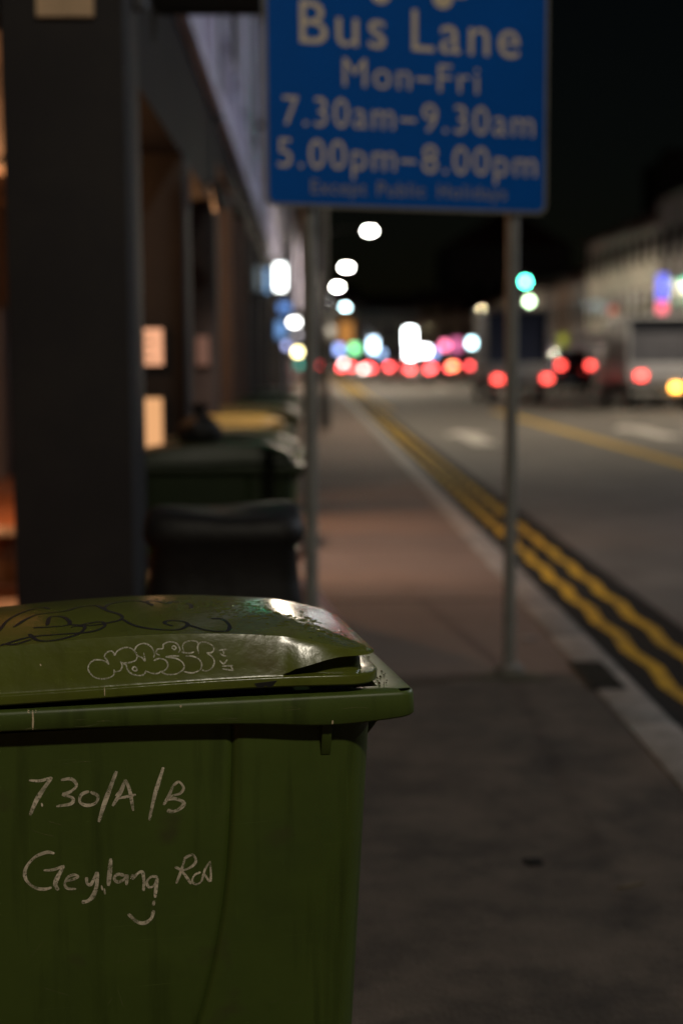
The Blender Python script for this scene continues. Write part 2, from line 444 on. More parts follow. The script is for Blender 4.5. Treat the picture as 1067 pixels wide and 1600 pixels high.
def make_bin():
    root = empty('wheelie_bin', BIN_O, BIN_A)
    # body
    levels = [0.955 - 0.0445 * k for k in range(20)]
    rings = []
    for z in levels:
        t = 0.955 - z
        u1 = -0.05 - 0.047 * t; u0 = -0.88 + 0.05 * t; v0 = wall_v(z); v1 = WV - v0
        rf, rb = 0.075, 0.04
        ug = groove_u(z)
        ring = []
        for k in range(14):
            s = k / 13; ring.append((u0 + rb + (ug - 0.011 - u0 - rb) * s, v0, z))
        ring += [(ug - 0.004, v0 + 0.003, z), (ug, v0 + 0.007, z), (ug + 0.004, v0 + 0.001, z), (ug + 0.010, v0 - 0.003, z)]
        for k in range(1, 10):
            s = k / 9; ring.append((ug + 0.010 + (u1 - rf - ug - 0.010) * s, v0 - 0.003 * (1 - s), z))
        for k in range(1, 12):
            a = -math.pi / 2 + math.pi / 2 * k / 12; ring.append((u1 - rf + rf * math.cos(a), v0 + rf + rf * math.sin(a), z))
        for k in range(8):
            s = k / 7; ring.append((u1, v0 + rf + (v1 - v0 - 2 * rf) * s, z))
        for k in range(1, 12):
            a = math.pi / 2 * k / 12; ring.append((u1 - rf + rf * math.cos(a), v1 - rf + rf * math.sin(a), z))
        for k in range(12):
            s = k / 11; ring.append((u1 - rf + (u0 + rb - u1 + rf) * s, v1, z))
        for k in range(1, 6):
            a = math.pi / 2 + math.pi / 2 * k / 6; ring.append((u0 + rb + rb * math.cos(a), v1 - rb + rb * math.sin(a), z))
        for k in range(4):
            s = k / 3; ring.append((u0, v1 - rb + (v0 - v1 + 2 * rb) * s, z))
        for k in range(1, 6):
            a = math.pi + math.pi / 2 * k / 6; ring.append((u0 + rb + rb * math.cos(a), v0 + rb + rb * math.sin(a), z))
        rings.append(ring)
    body = MB().loft(rings).build('body', m_green, root, smooth=True, angle=50)
    # rim with a deeper lip towards the front
    P, N = rounded(-0.93, 0.016, 0.0, WV, 0.04, 0.03, ns=40, nc=7)
    zl = cubic([-0.93, -0.7, -0.27, -0.14, -0.05, 0.01], [0.968, 0.966, 0.955, 0.946, 0.950, 0.956])
    def ring_of(off, zf):
        return [(p[0] + n[0] * off, p[1] + n[1] * off, zf(p[0])) for p, n in zip(P, N)]
    rr = [ring_of(0.055, lambda u: zl(u) + 0.004), ring_of(0.012, zl), ring_of(0.004, lambda u: zl(u) + 0.0005), ring_of(0.001, lambda u: zl(u) + 0.004),
          ring_of(0.003, lambda u: 0.993), ring_of(0.0045, lambda u: 0.998), ring_of(0.008, lambda u: 1.0), ring_of(0.06, lambda u: 0.9985), ring_of(0.075, lambda u: 0.96)]
    rim = MB().loft(rr, caps=False).build('rim', m_green, root, smooth=True, angle=55)
    # lid
    P, N = rounded(-0.91, -0.042, 0.010, WV - 0.010, 0.04, 0.07, ns=70, nc=16, nf=20)
    zc = cubic([-0.91, -0.8, -0.65, -0.5, -0.35, -0.27, -0.2, -0.12, -0.09, -0.05], [1.072, 1.09, 1.103, 1.110, 1.109, 1.104, 1.096, 1.079, 1.0735, 1.0675])
    z0 = cubic([-0.91, -0.7, -0.21, -0.05], [1.006, 1.008, 1.016, 1.012])
    z1 = cubic([-0.91, -0.7, -0.21, -0.05], [1.024, 1.026, 1.034, 1.031])
    z4f = cubic([-0.25, -0.2, -0.12, -0.05], [1.040, 1.045, 1.0625, 1.0605])
    fr = lambda u: sstep(-0.222, -0.196, u)          # 0 along the side, 1 at the hand grip
    mixf = lambda u, a, b: a + (b - a) * fr(u)
    def lr(offf, zf):
        return [(p[0] + n[0] * offf(p[0]), p[1] + n[1] * offf(p[0]), zf(p[0])) for p, n in zip(P, N)]
    tip = lambda u: sstep(-0.22, -0.08, u)
    rr = [lr(lambda u: 0.03, lambda u: z0(u) + 0.002), lr(lambda u: 0.003, z0), lr(lambda u: 0.0, lambda u: z0(u) + 0.003),
          lr(lambda u: 0.0, lambda u: z1(u) - 0.003), lr(lambda u: 0.0012, lambda u: z1(u) - 0.0008), lr(lambda u: 0.004, z1),
          lr(lambda u: mixf(u, 0.0055, 0.028), lambda u: z1(u) + mixf(u, 0.001, 0.0005)),
          lr(lambda u: mixf(u, 0.006, 0.032), lambda u: mixf(u, z1(u) + 0.002, z4f(u) - 0.001)),
          lr(lambda u: mixf(u, 0.0065, 0.010), lambda u: mixf(u, z1(u) + 0.003, z4f(u) + 0.001)),
          lr(lambda u: mixf(u, 0.007, 0.0055), lambda u: mixf(u, z1(u) + 0.004, z4f(u) + 0.0015))]
    # bulging side up to the shoulder
    for s in (0.25, 0.5, 0.75, 0.9):
        rr.append(lr(lambda u, s=s: mixf(u, 0.007, 0.0055) + (0.026 - 0.016 * tip(u)) * s ** 1.08,
                     lambda u, s=s: (mixf(u, z1(u) + 0.004, z4f(u) + 0.0015)) * (1 - s) + (zc(u) - 0.001) * s))
    rr.append(lr(lambda u: 0.034 - 0.018 * tip(u), lambda u: zc(u) + 0.0005))
    C = rr[-1]
    Q = [(min(max(p[0], -0.72), -0.27), WV / 2) for p in C]
    for s in (0.03, 0.08, 0.16, 0.28, 0.42, 0.58, 0.76, 1.0):
        ring = []
        for p, q in zip(C, Q):
            u = p[0] + (q[0] - p[0]) * s; v = p[1] + (q[1] - p[1]) * s
            ring.append((u, v, zc(u) + 0.0005 + (0.012 + 0.012 * sstep(-0.38, -0.16, u)) * (1 - (1 - s) ** 2)))
        rr.append(ring)
    lid = MB().loft(rr, caps=False).build('lid', m_lid, root, smooth=True, angle=32)
    # gussets below the rim, catch on the skirt, hinge bar, wheels
    MB().prism([(0.014, 0.951), (0.05, 0.951), (0.05, 0.885), (0.0365, 0.885)], -0.152, -0.134, 'x').build('gusset', m_green, root, bevel=0.002)
    MB().prism([(-0.03, 0.948), (0.004, 0.948), (-0.018, 0.93), (-0.05, 0.89), (-0.06, 0.89)], 0.13, 0.145, 'y').build('gusset', m_green, root)
    MB().prism([(-0.272, 1.026), (-0.232, 1.029), (-0.240, 1.020), (-0.247, 1.018), (-0.252, 1.022), (-0.257, 1.018), (-0.266, 1.018)], 0.0092, 0.0115, 'y').build('lid_catch', m_blackplastic, root)
    MB().tube([(-0.945, 0.06, 1.0), (-0.945, 0.44, 1.0)], 0.014, 12).build('handle', m_green, root, smooth=True)
    for v in (0.045, WV - 0.045):
        w = MB().tube([(-0.80, v - 0.025, 0.10), (-0.80, v + 0.025, 0.10)], 0.10, 24).build('wheel', m_tyre, root, bevel=0.008)
        MB().tube([(-0.80, v - 0.028, 0.10), (-0.80, v + 0.028, 0.10)], 0.05, 16).build('hub', m_blackplastic, w)
    MB().box(-0.2, -0.1, 0.11, 0.39, 0.0, 0.12).build('foot', m_green, root, bevel=0.01)
    return root, body, rim, lid

BIN, b_body, b_rim, b_lid = make_bin()
tag(BIN, 'large green wheelie bin in front with chalked street number on its side', 'bin')

def ribbon(mb, pts, w, bvh, mode, off):
    """flat stroke lying on a surface; pts in bin coordinates (u,z) or (u,v)"""
    pts = catmull(pts, 5)
    L_ = []; R_ = []
    n = len(pts)
    for i, p in enumerate(pts):
        d = pts[min(i + 1, n - 1)] - pts[max(i - 1, 0)]
        ln = np.linalg.norm(d); d = d / ln if ln > 1e-9 else np.array([1, 0])
        nn = np.array([-d[1], d[0]])
        ww = w * (0.9 + 0.14 * math.sin(i * 0.55 + len(pts))) * (0.6 if i in (0, n - 1) else 1) / 2
        for s, arr in ((1, L_), (-1, R_)):
            q = p + nn * ww * s
            if mode == 'side':
                hit = bvh.ray_cast(Vector((q[0], -0.5, q[1])), Vector((0, 1, 0)))
            else:
                hit = bvh.ray_cast(Vector((q[0], q[1], 2.0)), Vector((0, 0, -1)))
            arr.append(None if hit[0] is None else hit[0] + (hit[1] if hit[1].dot(Vector((0, -1, 0.3))) > 0 else -hit[1]) * off)
    for i in range(n - 1):
        q = [L_[i], L_[i + 1], R_[i + 1], R_[i]]
        if all(x is not None for x in q):
            mb.add(q, [(0, 1, 2, 3)])

def bvh_of(o):
    me = o.data
    return BVHTree.FromPolygons([v.co.copy() for v in me.vertices], [tuple(p.vertices) for p in me.polygons])
bv_body, bv_lid, bv_rim = bvh_of(b_body), bvh_of(b_lid), bvh_of(b_rim)
CHALK=[(5,[(-654,871),(-635,869),(-616,874)]),(8,[(-616,874),(-631,853),(-643,834),(-654,809)]),(3,[(-634,830),(-633,823)]),(6,[(-601,868),(-584,869),(-575,857),(-586,846),(-598,842),(-582,835),(-585,825),(-610,822)]),(6,[(-554,845),(-567,840),(-570,827),(-558,820),(-543,824),(-540,836),(-552,844)]),(8,[(-507,878),(-518,850),(-530,818),(-539,789)]),(7,[(-515,816),(-502,838),(-492,862)]),(6,[(-492,862),(-485,840),(-480,805)]),(5,[(-508,829),(-492,831),(-475,834)]),(3,[(-510,834),(-502,843),(-494,848)]),(7,[(-428,878),(-434,859),(-443,830),(-453,786)]),(5,[(-428,880),(-428,876)]),(6,[(-411,846),(-419,827),(-428,812)]),(5,[(-411,846),(-401,852),(-393,841),(-399,831),(-412,828),(-422,824)]),(7,[(-423,823),(-408,822),(-393,814),(-399,804),(-412,799),(-422,802)]),(6,[(-615,738),(-628,741),(-649,733),(-664,714),(-664,695),(-651,680),(-635,675),(-621,677)]),(5,[(-634,709),(-617,709),(-599,715)]),(8,[(-600,714),(-608,700),(-615,683),(-610,671)]),(5,[(-600,686),(-585,689),(-576,693),(-583,697),(-594,693),(-599,681),(-594,673),(-580,671)]),(6,[(-562,691),(-561,680),(-555,677),(-549,688),(-544,699)]),(8,[(-544,699),(-545,675),(-551,657),(-560,648),(-571,646)]),(3,[(-537,674),(-535,665)]),(3,[(-532,668),(-531,657)]),(8,[(-520,722),(-522,699),(-525,672)]),(6,[(-497,689),(-508,692),(-515,686),(-509,678),(-498,682),(-493,689),(-494,671)]),(6,[(-482,690),(-485,681)]),(6,[(-484,681),(-473,692),(-466,692),(-464,676),(-465,658)]),(5,[(-440,682),(-451,683),(-459,674),(-455,664),(-446,667),(-440,680)]),(6,[(-440,680),(-443,663),(-445,644)]),(5,[(-447,639),(-448,630)]),(7,[(-448,621),(-452,607),(-464,599),(-478,603),(-492,618)]),(5,[(-392,713),(-399,690),(-408,667)]),(5,[(-394,712),(-379,718),(-373,706),(-381,696),(-396,691),(-410,698)]),(5,[(-399,691),(-390,678),(-382,664)]),(4,[(-365,685),(-376,680),(-380,669),(-373,663),(-364,668),(-360,682)]),(4,[(-348,704),(-357,690),(-360,679)]),(4,[(-348,704),(-348,667),(-360,683)])]
GRAFFITI=[[(-508.2,1059.6),(-508.3,1052.1),(-515.0,1047.5),(-528.1,1045.5),(-541.0,1048.8),(-550.4,1059.4),(-549.6,1068.8),(-541.7,1075.7),(-531.3,1076.0),(-520.9,1072.8),(-516.3,1068.1)],[(-516.3,1068.1),(-519.6,1075.5),(-523.4,1081.0),(-519.3,1087.5),(-511.5,1089.3),(-507.6,1085.7),(-506.4,1081.6)],[(-506.4,1081.6),(-501.0,1089.4),(-487.8,1094.2),(-476.1,1091.0),(-468.9,1081.2),(-471.2,1073.2),(-481.8,1069.7),(-492.3,1069.6),(-497.5,1071.7)],[(-508.2,1056.1),(-499.1,1057.0),(-494.5,1063.5),(-496.1,1071.7)],[(-473.0,1088.1),(-468.1,1096.0),(-456.2,1099.5),(-444.5,1093.6),(-439.4,1082.6),(-440.9,1075.9)],[(-467.1,1079.8),(-460.6,1076.8),(-455.5,1071.2),(-457.3,1084.7)],[(-492.3,1068.8),(-487.6,1065.9),(-485.9,1059.1),(-479.5,1052.0),(-467.7,1048.2),(-458.5,1049.7),(-454.4,1056.2)],[(-477.2,1061.4),(-472.7,1062.5),(-469.4,1057.8),(-472.9,1055.8),(-476.8,1058.1),(-477.2,1061.4)],[(-454.4,1054.9),(-445.3,1050.9),(-434.7,1050.4),(-429.4,1053.7)],[(-440.9,1071.0),(-431.6,1074.1),(-421.1,1070.9),(-417.3,1062.6),(-421.4,1056.0),(-429.4,1052.3)],[(-429.4,1052.3),(-418.9,1047.8),(-402.9,1048.4),(-390.8,1056.0),(-392.0,1065.5),(-402.5,1072.8),(-421.0,1076.3)],[(-421.0,1076.3),(-409.1,1077.4),(-397.1,1076.6)],[(-430.2,1079.5),(-436.2,1082.4),(-434.0,1089.1),(-424.7,1090.0),(-423.3,1096.7),(-412.7,1100.3),(-400.8,1097.1),(-395.6,1087.4),(-398.4,1082.1)],[(-409.6,1090.7),(-406.1,1093.8),(-402.2,1090.4),(-405.5,1087.3),(-409.6,1090.7)],[(-393.0,1083.2),(-389.1,1081.7),(-391.1,1089.9),(-388.8,1096.6),(-380.8,1100.3),(-368.8,1099.7),(-363.5,1095.4)],[(-389.1,1081.7),(-379.8,1080.7),(-371.7,1082.2)],[(-386.5,1076.1),(-375.8,1075.6),(-365.2,1071.1),(-360.0,1062.7),(-362.8,1053.3),(-376.3,1048.5),(-390.9,1051.3)],[(-363.8,1079.2),(-365.5,1090.1),(-360.8,1096.7),(-351.5,1097.1),(-340.8,1091.7),(-337.7,1084.8),(-342.3,1080.1),(-350.4,1079.9)],[(-350.4,1079.9),(-341.1,1072.7),(-338.0,1064.4),(-342.7,1055.0),(-352.1,1050.6),(-360.2,1052.6)],[(-328.9,1083.0),(-315.4,1083.8)],[(-327.6,1077.5),(-322.3,1074.6),(-316.9,1073.0)],[(-322.1,1084.1),(-320.9,1077.2)],[(-329.1,1066.7),(-322.4,1060.9),(-315.6,1067.4)],[(-325.2,1057.0),(-306.3,1057.4)],[(-325.2,1052.9),(-306.4,1049.2)],[(-310.4,1057.6),(-306.4,1049.2)]]
MARKER=[[(-700,146),(-686,237),(-654,318),(-628,338),(-614,309)],[(-676,164),(-640,251),(-588,264),(-561,297),(-530,303),(-514,248)],[(-642,145),(-617,139),(-580,142),(-588,203),(-612,220),(-618,151)],[(-580,142),(-543,123),(-505,137),(-488,157),(-490,193),(-514,248),(-503,310),(-466,342),(-440,322),(-425,266)],[(-577,107),(-527,130),(-520,95),(-545,67),(-597,68),(-649,69),(-695,37)],[(-648,37),(-632,-8),(-601,-15),(-566,8),(-553,47),(-565,61)],[(-693,-20),(-670,-29),(-644,-11)],[(-488,157),(-469,106),(-438,77),(-397,67),(-376,97),(-384,122),(-409,127),(-415,110),(-403,91)],[(-376,97),(-348,63),(-315,56),(-304,85),(-311,129),(-331,138)],[(-441,309),(-421,332),(-397,286),(-386,310),(-357,277),(-358,225)]]
mb = MB(); mb2 = MB(); mb3 = MB()
for w, st in CHALK:
    ribbon(mb if st[0][1] > 760 else (mb3 if st[0][0] > -415 else mb2), [(a / 1000, b / 1000) for a, b in st], w * 0.00100, bv_body, 'side', 0.0007)
tag(mb.build('chalk_number', m_chalk, BIN), 'chalked house number 730/A/B')
tag(mb2.build('chalk_street_name', m_chalk, BIN), 'chalked street name Geylang below the number')
tag(mb3.build('chalk_road_abbreviation', m_chalk, BIN), 'chalked letters Rd after the street name')
mb = MB()
for st in GRAFFITI:
    ribbon(mb, [(a / 1000, b / 1000 - 0.0015) for a, b in st], 0.0026, bv_lid, 'side', 0.0006)
tag(mb.build('bubble_graffiti', m_paintpen, b_lid), 'pale bubble letter graffiti on the lid side')
mb = MB()
for st in MARKER:
    if min(b for a, b in st) < 50: st = [(a, b + 52 - min(q[1] for q in st)) for a, b in st]
    ribbon(mb, [(a / 1000, b / 1000) for a, b in st], 0.0075, bv_lid, 'top', 0.0006)
tag(mb.build('marker_scrawl', m_marker, b_lid), 'black marker scrawl on top of the lid')
mb = MB()
for pts, w in [([(-0.644, 0.999), (-0.6435, 0.985), (-0.6445, 0.968)], 0.003), ([(-0.652, 0.9975), (-0.645, 0.998), (-0.638, 0.9975)], 0.005),
               ([(-0.137, 0.956), (-0.1375, 0.949)], 0.003), ([(-0.40, 0.994), (-0.397, 0.994)], 0.003)]:
    ribbon(mb, pts, w, bv_rim, 'side', 0.0006)
mb.build('dried_drip', m_drip, BIN)
mb = MB()
for pts, w in [([(-0.525, 1.030), (-0.525, 1.017)], 0.0016), ([(-0.555, 1.012), (-0.552, 1.012)], 0.003), ([(-0.63, 1.072), (-0.6285, 1.069)], 0.002), ([(-0.272, 1.0, ), (-0.27, 1.0)], 0.002)]:
    ribbon(mb, [p[:2] for p in pts], w, bv_lid, 'side', 0.0006)
mb.build('scuff', m_drip, BIN)
mb = MB(); rnd = random.Random(5)
for k in range(20):
    u = rnd.uniform(-0.72, -0.12); z = rnd.uniform(0.35, 0.93); a = rnd.gauss(0.15, 0.5) + (math.pi / 2 if rnd.random() < 0.4 else 0); ln = rnd.uniform(0.008, 0.05)
    ribbon(mb, [(u, z), (u + math.cos(a) * ln * 0.5, z + math.sin(a) * ln * 0.5 + rnd.uniform(-0.002, 0.002)), (u + math.cos(a) * ln, z + math.sin(a) * ln)], rnd.uniform(0.0006, 0.0016), bv_body, 'side', 0.0005)
for k in range(22):
    u = rnd.uniform(-0.72, -0.08); z = rnd.uniform(0.96, 0.992); ln = rnd.uniform(0.006, 0.04)
    ribbon(mb, [(u, z), (u + ln * 0.5, z + rnd.uniform(-0.002, 0.002)), (u + ln, z + rnd.uniform(-0.003, 0.003))], rnd.uniform(0.0006, 0.0014), bv_rim, 'side', 0.0005)
mb.build('scratches', m_scratch, BIN)['kind'] = 'stuff'
# dirt crumbs caught on the rim ledge in front of the lid
mb = MB(); rnd = random.Random(11)
for k in range(60):
    u = rnd.uniform(-0.09, -0.008); v = rnd.uniform(0.05, 0.30); s = rnd.uniform(0.0008, 0.0026)
    mb.add([(u - s, v, 0.9995), (u + s, v - s, 0.9995), (u + s * 0.6, v + s, 0.9995), (u, v, 1.0005 + s)], [(0, 1, 2), (0, 1, 3), (1, 2, 3), (2, 0, 3)])
m_dirt = mat('dirt', (0.05, 0.03, 0.012), 0.95, var=0.5, scale=60, spec=0.05)
mb.build('dirt_crumbs', m_dirt, BIN)['kind'] = 'stuff'

# water beads added to shape glints on the front of the lid
m_waterglint = mat('water_glint_bead', (0.07, 0.08, 0.02), 0.08, var=0.1, spec=0.6, rvar=0.03)
mb = MB(); rnd = random.Random(21)
for k in range(420):
    t = rnd.random()
    u = -0.40 + 0.31 * t + rnd.gauss(0, 0.02); v = 0.30 - 0.22 * t + rnd.gauss(0, 0.055)
    if not (0.045 < v < 0.45 and -0.6 < u < -0.085): continue
    hit = bv_lid.ray_cast(Vector((u, v, 2.0)), Vector((0, 0, -1)))
    if hit[0] is None or abs(hit[1].z) < 0.8: continue
    r = rnd.uniform(0.0012, 0.0038) * (1.6 if rnd.random() < 0.12 else 1); el = rnd.uniform(0.7, 2.2); a = rnd.uniform(-0.5, 0.5)
    n = 8; ca, sa = math.cos(a), math.sin(a)
    def ring(q, dz):
        out = []
        for i in range(n):
            w_ = 2 * math.pi * i / n; x = math.cos(w_) * r * el * q; y = math.sin(w_) * r * q
            out.append((u + x * ca - y * sa, v + x * sa + y * ca, hit[0].z + dz - (x * ca - y * sa) * 0.0))
        return out
    nrm = hit[1] if hit[1].z > 0 else -hit[1]
    def tilt(pts):
        return [(p[0], p[1], p[2] - ((p[0] - u) * nrm.x + (p[1] - v) * nrm.y) / nrm.z) for p in pts]
    h = r * rnd.uniform(0.2, 0.4)
    mb.loft([tilt(ring(1.0, -0.0003)), tilt(ring(0.72, h * 0.75)), tilt(ring(0.3, h))], caps=True)
mb.build('water_glint_beads', m_waterglint, b_lid, smooth=True, angle=80)['kind'] = 'stuff'

# ------------------------------------------------------------------ bus lane sign on two posts
SA = R(18)
sgn = empty('bus_lane_sign', (0.994, 7.041, 0), SA, 'blue bus lane sign with cream lettering on two grey posts', 'road sign')
def rrect(x0, x1, z0, z1, r, n=6):
    out = []
    for cx, cz, a0 in ((x1 - r, z1 - r, 0), (x0 + r, z1 - r, 90), (x0 + r, z0 + r, 180), (x1 - r, z0 + r, 270)):
        for k in range(n + 1):
            a = R(a0 + 90 * k / n); out.append((cx + r * math.cos(a), cz + r * math.sin(a)))
    return out
X0, X1, Z0, Z1 = -1.275, 0.15, 2.27, 3.86
MB().prism(rrect(X0, X1, Z0, Z1, 0.05), -0.062, -0.058, 'y').build('backing', m_steel, sgn)
pan = MB().prism(rrect(X0 + 0.016, X1 - 0.016, Z0 + 0.016, Z1 - 0.016, 0.035), -0.0655, -0.062, 'y').build('panel', m_signblue, sgn)
a_, b_ = rrect(X0, X1, Z0, Z1, 0.05), rrect(X0 + 0.016, X1 - 0.016, Z0 + 0.016, Z1 - 0.016, 0.035)
MB().loft([[(p[0], -0.0622, p[1]) for p in a_], [(p[0], -0.066, p[1]) for p in a_], [(p[0], -0.066, p[1]) for p in b_], [(p[0], -0.0622, p[1]) for p in b_]], caps=False).build('border', m_steel, sgn)
for x in (0.0, -1.045):
    MB().tube([(x, 0, -0.05), (x, 0, 3.9)], 0.032, 20).build('post', m_steel, sgn, smooth=True)
    MB().tube([(x, 0, -0.01), (x, 0, 0.03), (x, 0, 0.045)], [0.075, 0.07, 0.045], 20).build('footing', m_kerb, sgn, smooth=True)
    for z in (2.45, 3.6):
        MB().box(x - 0.05, x + 0.05, -0.058, 0.042, z - 0.02, z + 0.02).build('bracket', m_steel, sgn)
def lettering(txt, x0, x1, z, h, mt, name, weight=0.0, label=None, spacing=1.0):
    cu = bpy.data.curves.new('lettering', 'FONT'); cu.body = txt; cu.size = 1.0; cu.offset = weight; cu.space_character = spacing
    to = bpy.data.objects.new('lettering', cu); col.objects.link(to)
    bpy.context.view_layer.update()
    me = bpy.data.meshes.new_from_object(to.evaluated_get(bpy.context.evaluated_depsgraph_get()))
    bpy.data.objects.remove(to)
    xs = [v.co.x for v in me.vertices]; mnx, mxx = min(xs), max(xs)
    sx = (x1 - x0) / (mxx - mnx); sz = h / 0.729
    for v in me.vertices:
        v.co = Vector((x0 + (v.co.x - mnx) * sx, -0.0668, z + v.co.y * sz))
    me.materials.clear(); me.materials.append(mt)
    o = bpy.data.objects.new(name, me); col.objects.link(o); o.parent = sgn
    if label: o['label'] = label
sgx = cubic([410, 487, 635, 790, 855], [-1.285, -1.05, -0.575, -0.055, 0.155])
for txt, a, b, z, h, mt, wgt in [('Bus', 469, 600, 3.003, 0.20, m_signcream, -0.002), ('Lane', 640, 805, 3.003, 0.20, m_signcream, -0.002),
        ('Mon', 535, 638, 2.824, 0.135, m_signcream, -0.006), ('-', 646, 669, 2.835, 0.135, m_signcream, -0.006), ('Fri', 680, 741, 2.824, 0.135, m_signcream, -0.006),
        ('7.30am', 442, 613, 2.637, 0.138, m_signcream, -0.006), ('-', 622, 646, 2.645, 0.135, m_signcream, -0.006), ('9.30am', 656, 830, 2.637, 0.138, m_signcream, -0.006),
        ('5.00pm', 433, 615, 2.448, 0.138, m_signcream, -0.006), ('-', 622, 646, 2.456, 0.135, m_signcream, -0.006), ('8.00pm', 656, 835, 2.448, 0.138, m_signcream, -0.006),
        ('Except', 485, 570, 2.335, 0.066, m_signgrey, 0.006), ('Public', 587, 660, 2.335, 0.066, m_signgrey, 0.006), ('Holidays', 680, 786, 2.335, 0.066, m_signgrey, 0.006)]:
    lettering(txt, sgx(a), sgx(b), z, h, mt, 'lettering', wgt, None, 1.14 if len(txt) > 1 else 1.0)
# bus pictogram at the top of the panel
MB().prism(rrect(-0.86, -0.26, 3.26, 3.62, 0.05), -0.0668, -0.0656, 'y').build('bus_symbol', m_signcream, sgn)
for k in range(4):
    MB().prism(rrect(-0.82 + k * 0.14, -0.71 + k * 0.14, 3.44, 3.57, 0.015), -0.0676, -0.0669, 'y').build('bus_symbol_window', m_signblue, sgn)
for x in (-0.715, -0.405):
    MB().tube([(x, -0.0667, 3.255), (x, -0.0675, 3.255)], 0.052, 20).build('bus_symbol_wheel', m_signcream, sgn)

# ------------------------------------------------------------------ shophouse arcade on the left
FX = -0.813
arcade = MB().box(-4.2, -0.79, -12, 420, -0.35, 0.002).build('arcade_floor', m_terracotta); tag(arcade, kind='structure')

def make_shophouse(name, y0, w, zb, wallm, colm, label, group, cols=(1.5, 4.4), top=8.2, ztop=3.7):
    h = empty(name, (FX, y0, 0), 0, label, 'shophouse', group)
    for cy in cols:
        c = MB().box(-0.545, 0.0, cy, cy + 0.55, 0.0, (ztop - 0.004) if cy == 0 else zb + 0.02).build('column', colm, h, bevel=0.012)
        MB().box(-0.565, 0.02, cy - 0.02, cy + 0.57, 0.0, 0.18).build('column_base', colm, c)
    MB().box(-0.5, -0.01, 0.56, w, zb, ztop).build('beam', m_beam, h)
    MB().box(-3.3, -0.5, 0.56, w, zb + 0.25, zb + 0.33).build('soffit', m_ceiling, h)
    MB().box(-6.0, -3.3, 0.0, w, 0.0, ztop - 0.004).build('shop_wall', m_shopwall, h)
    MB().box(-3.3, -3.27, 0.8, 2.6, 0.02, 2.3).build('shop_door', m_shutter, h)
    MB().box(-3.3, -3.27, 3.2, w - 0.5, 0.7, 2.3).build('shop_window', m_glass, h)
    MB().box(-6.0, -0.06, 0.0, w, ztop, top).build('upper_wall', wallm, h)
    MB().box(-0.1, 0.12, 0.0, w, top, top + 0.25).build('cornice', wallm, h)
    MB().box(-0.07, 0.07, 0.0, w, ztop, ztop + 0.14).build('string_course', wallm, h)
    for py in (0.0, w / 3 - 0.11, 2 * w / 3 - 0.11, w - 0.22):
        MB().box(-0.07, 0.045, py, py + 0.22, ztop + 0.14, top).build('pilaster', wallm, h)
    for k in range(3):
        wy = w / 6 + k * w / 3
        f = MB().box(-0.07, -0.02, wy - 0.5, wy + 0.5, ztop + 0.9, ztop + 3.0).build('window', m_glass, h)
        for s in (-1, 1):
            MB().box(-0.015, 0.03, wy + s * 0.72 - 0.2, wy + s * 0.72 + 0.2, ztop + 0.9, ztop + 3.0).build('shutter', m_shutter if k % 2 else wallm, f)
        MB().box(-0.06, 0.06, wy - 0.6, wy + 0.6, ztop + 0.82, ztop + 0.9).build('sill', wallm, f)
    MB().prism([(-6.0, top + 0.25), (0.15, top + 0.25), (-2.9, top + 2.0)], 0.0, w, 'y').build('roof', m_roof, h)
    for ay, az in ((0.5, 3.4), (4.6, 3.3)):
        a = MB().box(-0.05, 0.30, ay, ay + 0.75, ztop + az, ztop + az + 0.55).build('air_conditioner', m_acgrey, h, bevel=0.02)
        MB().tube([(0.302, ay + 0.3, ztop + az + 0.28), (0.308, ay + 0.3, ztop + az + 0.28)], 0.2, 16).build('fan_grille', m_iron, a)
    MB().tube([(0.03, 0.35, zb + 0.3), (0.03, 0.35, top)], 0.04, 10).build('downpipe', m_shutter, h, smooth=True)
    return h

ordn = ['nearest', 'second', 'third', 'fourth', 'fifth', 'sixth', 'seventh', 'eighth', 'ninth', 'tenth', 'eleventh', 'twelfth', 'thirteenth', 'fourteenth', 'fifteenth', 'sixteenth']
GL = 'shophouses along the left arcade'
make_shophouse('shophouse', 6.5, 5.88, 2.9, m_facade, m_column, 'shophouse whose wide dark pillar stands behind the chalked green bin', GL, cols=(0.0, 2.9))
proto = make_shophouse('shophouse', 12.4, 5.99, 3.35, m_facade, m_column, 'shophouse right behind the one with the big dark pillar', GL, cols=(0.0, 2.9))
for k in range(1, 6):
    c = copy_tree(proto); c.location.y = 12.4 + 6 * k
    c['label'] = '%s pale lilac shophouse beyond the big pillar along the left footpath' % ordn[k]
def simple_house(name, loc, rz, w, top, wallm, label, group, depth=8, win=3, gf=3.4):
    h = empty(name, loc, rz, label, 'shophouse', group)
    MB().box(-depth, 0.0, 0.0, w, 0.0, top).build('wall', wallm, h)
    MB().prism([(-depth, top + 0.01), (0.35, top + 0.01), (-depth / 2, top + 2.2)], 0.0, w, 'y').build('roof', m_roof, h)
    MB().box(0.0, 0.9, 0.05, w - 0.05, gf - 0.35, gf - 0.15).build('awning', m_shutter, h)
    MB().box(0.0, 0.06, 0.4, w - 0.4, 0.05, gf - 0.6).build('shop_front', m_shutter, h)
    nfl = 2 if top > 8 else 1
    for fl in range(nfl):
        for k in range(win):
            wy = w * (k + 0.5) / win; z = gf + 0.7 + fl * 3.1
            f = MB().box(0.0, 0.05, wy - 0.5, wy + 0.5, z, z + 1.7).build('window', m_glass, h)
            MB().box(0.0, 0.12, wy - 0.62, wy + 0.62, z - 0.1, z - 0.002).build('sill', wallm, f)
    for k in range(win + 1):
        wy = min(max(w * k / win, 0.15), w - 0.15)
        MB().box(0.0, 0.14, wy - 0.14, wy + 0.14, gf, top).build('pilaster', wallm, h)
    return h
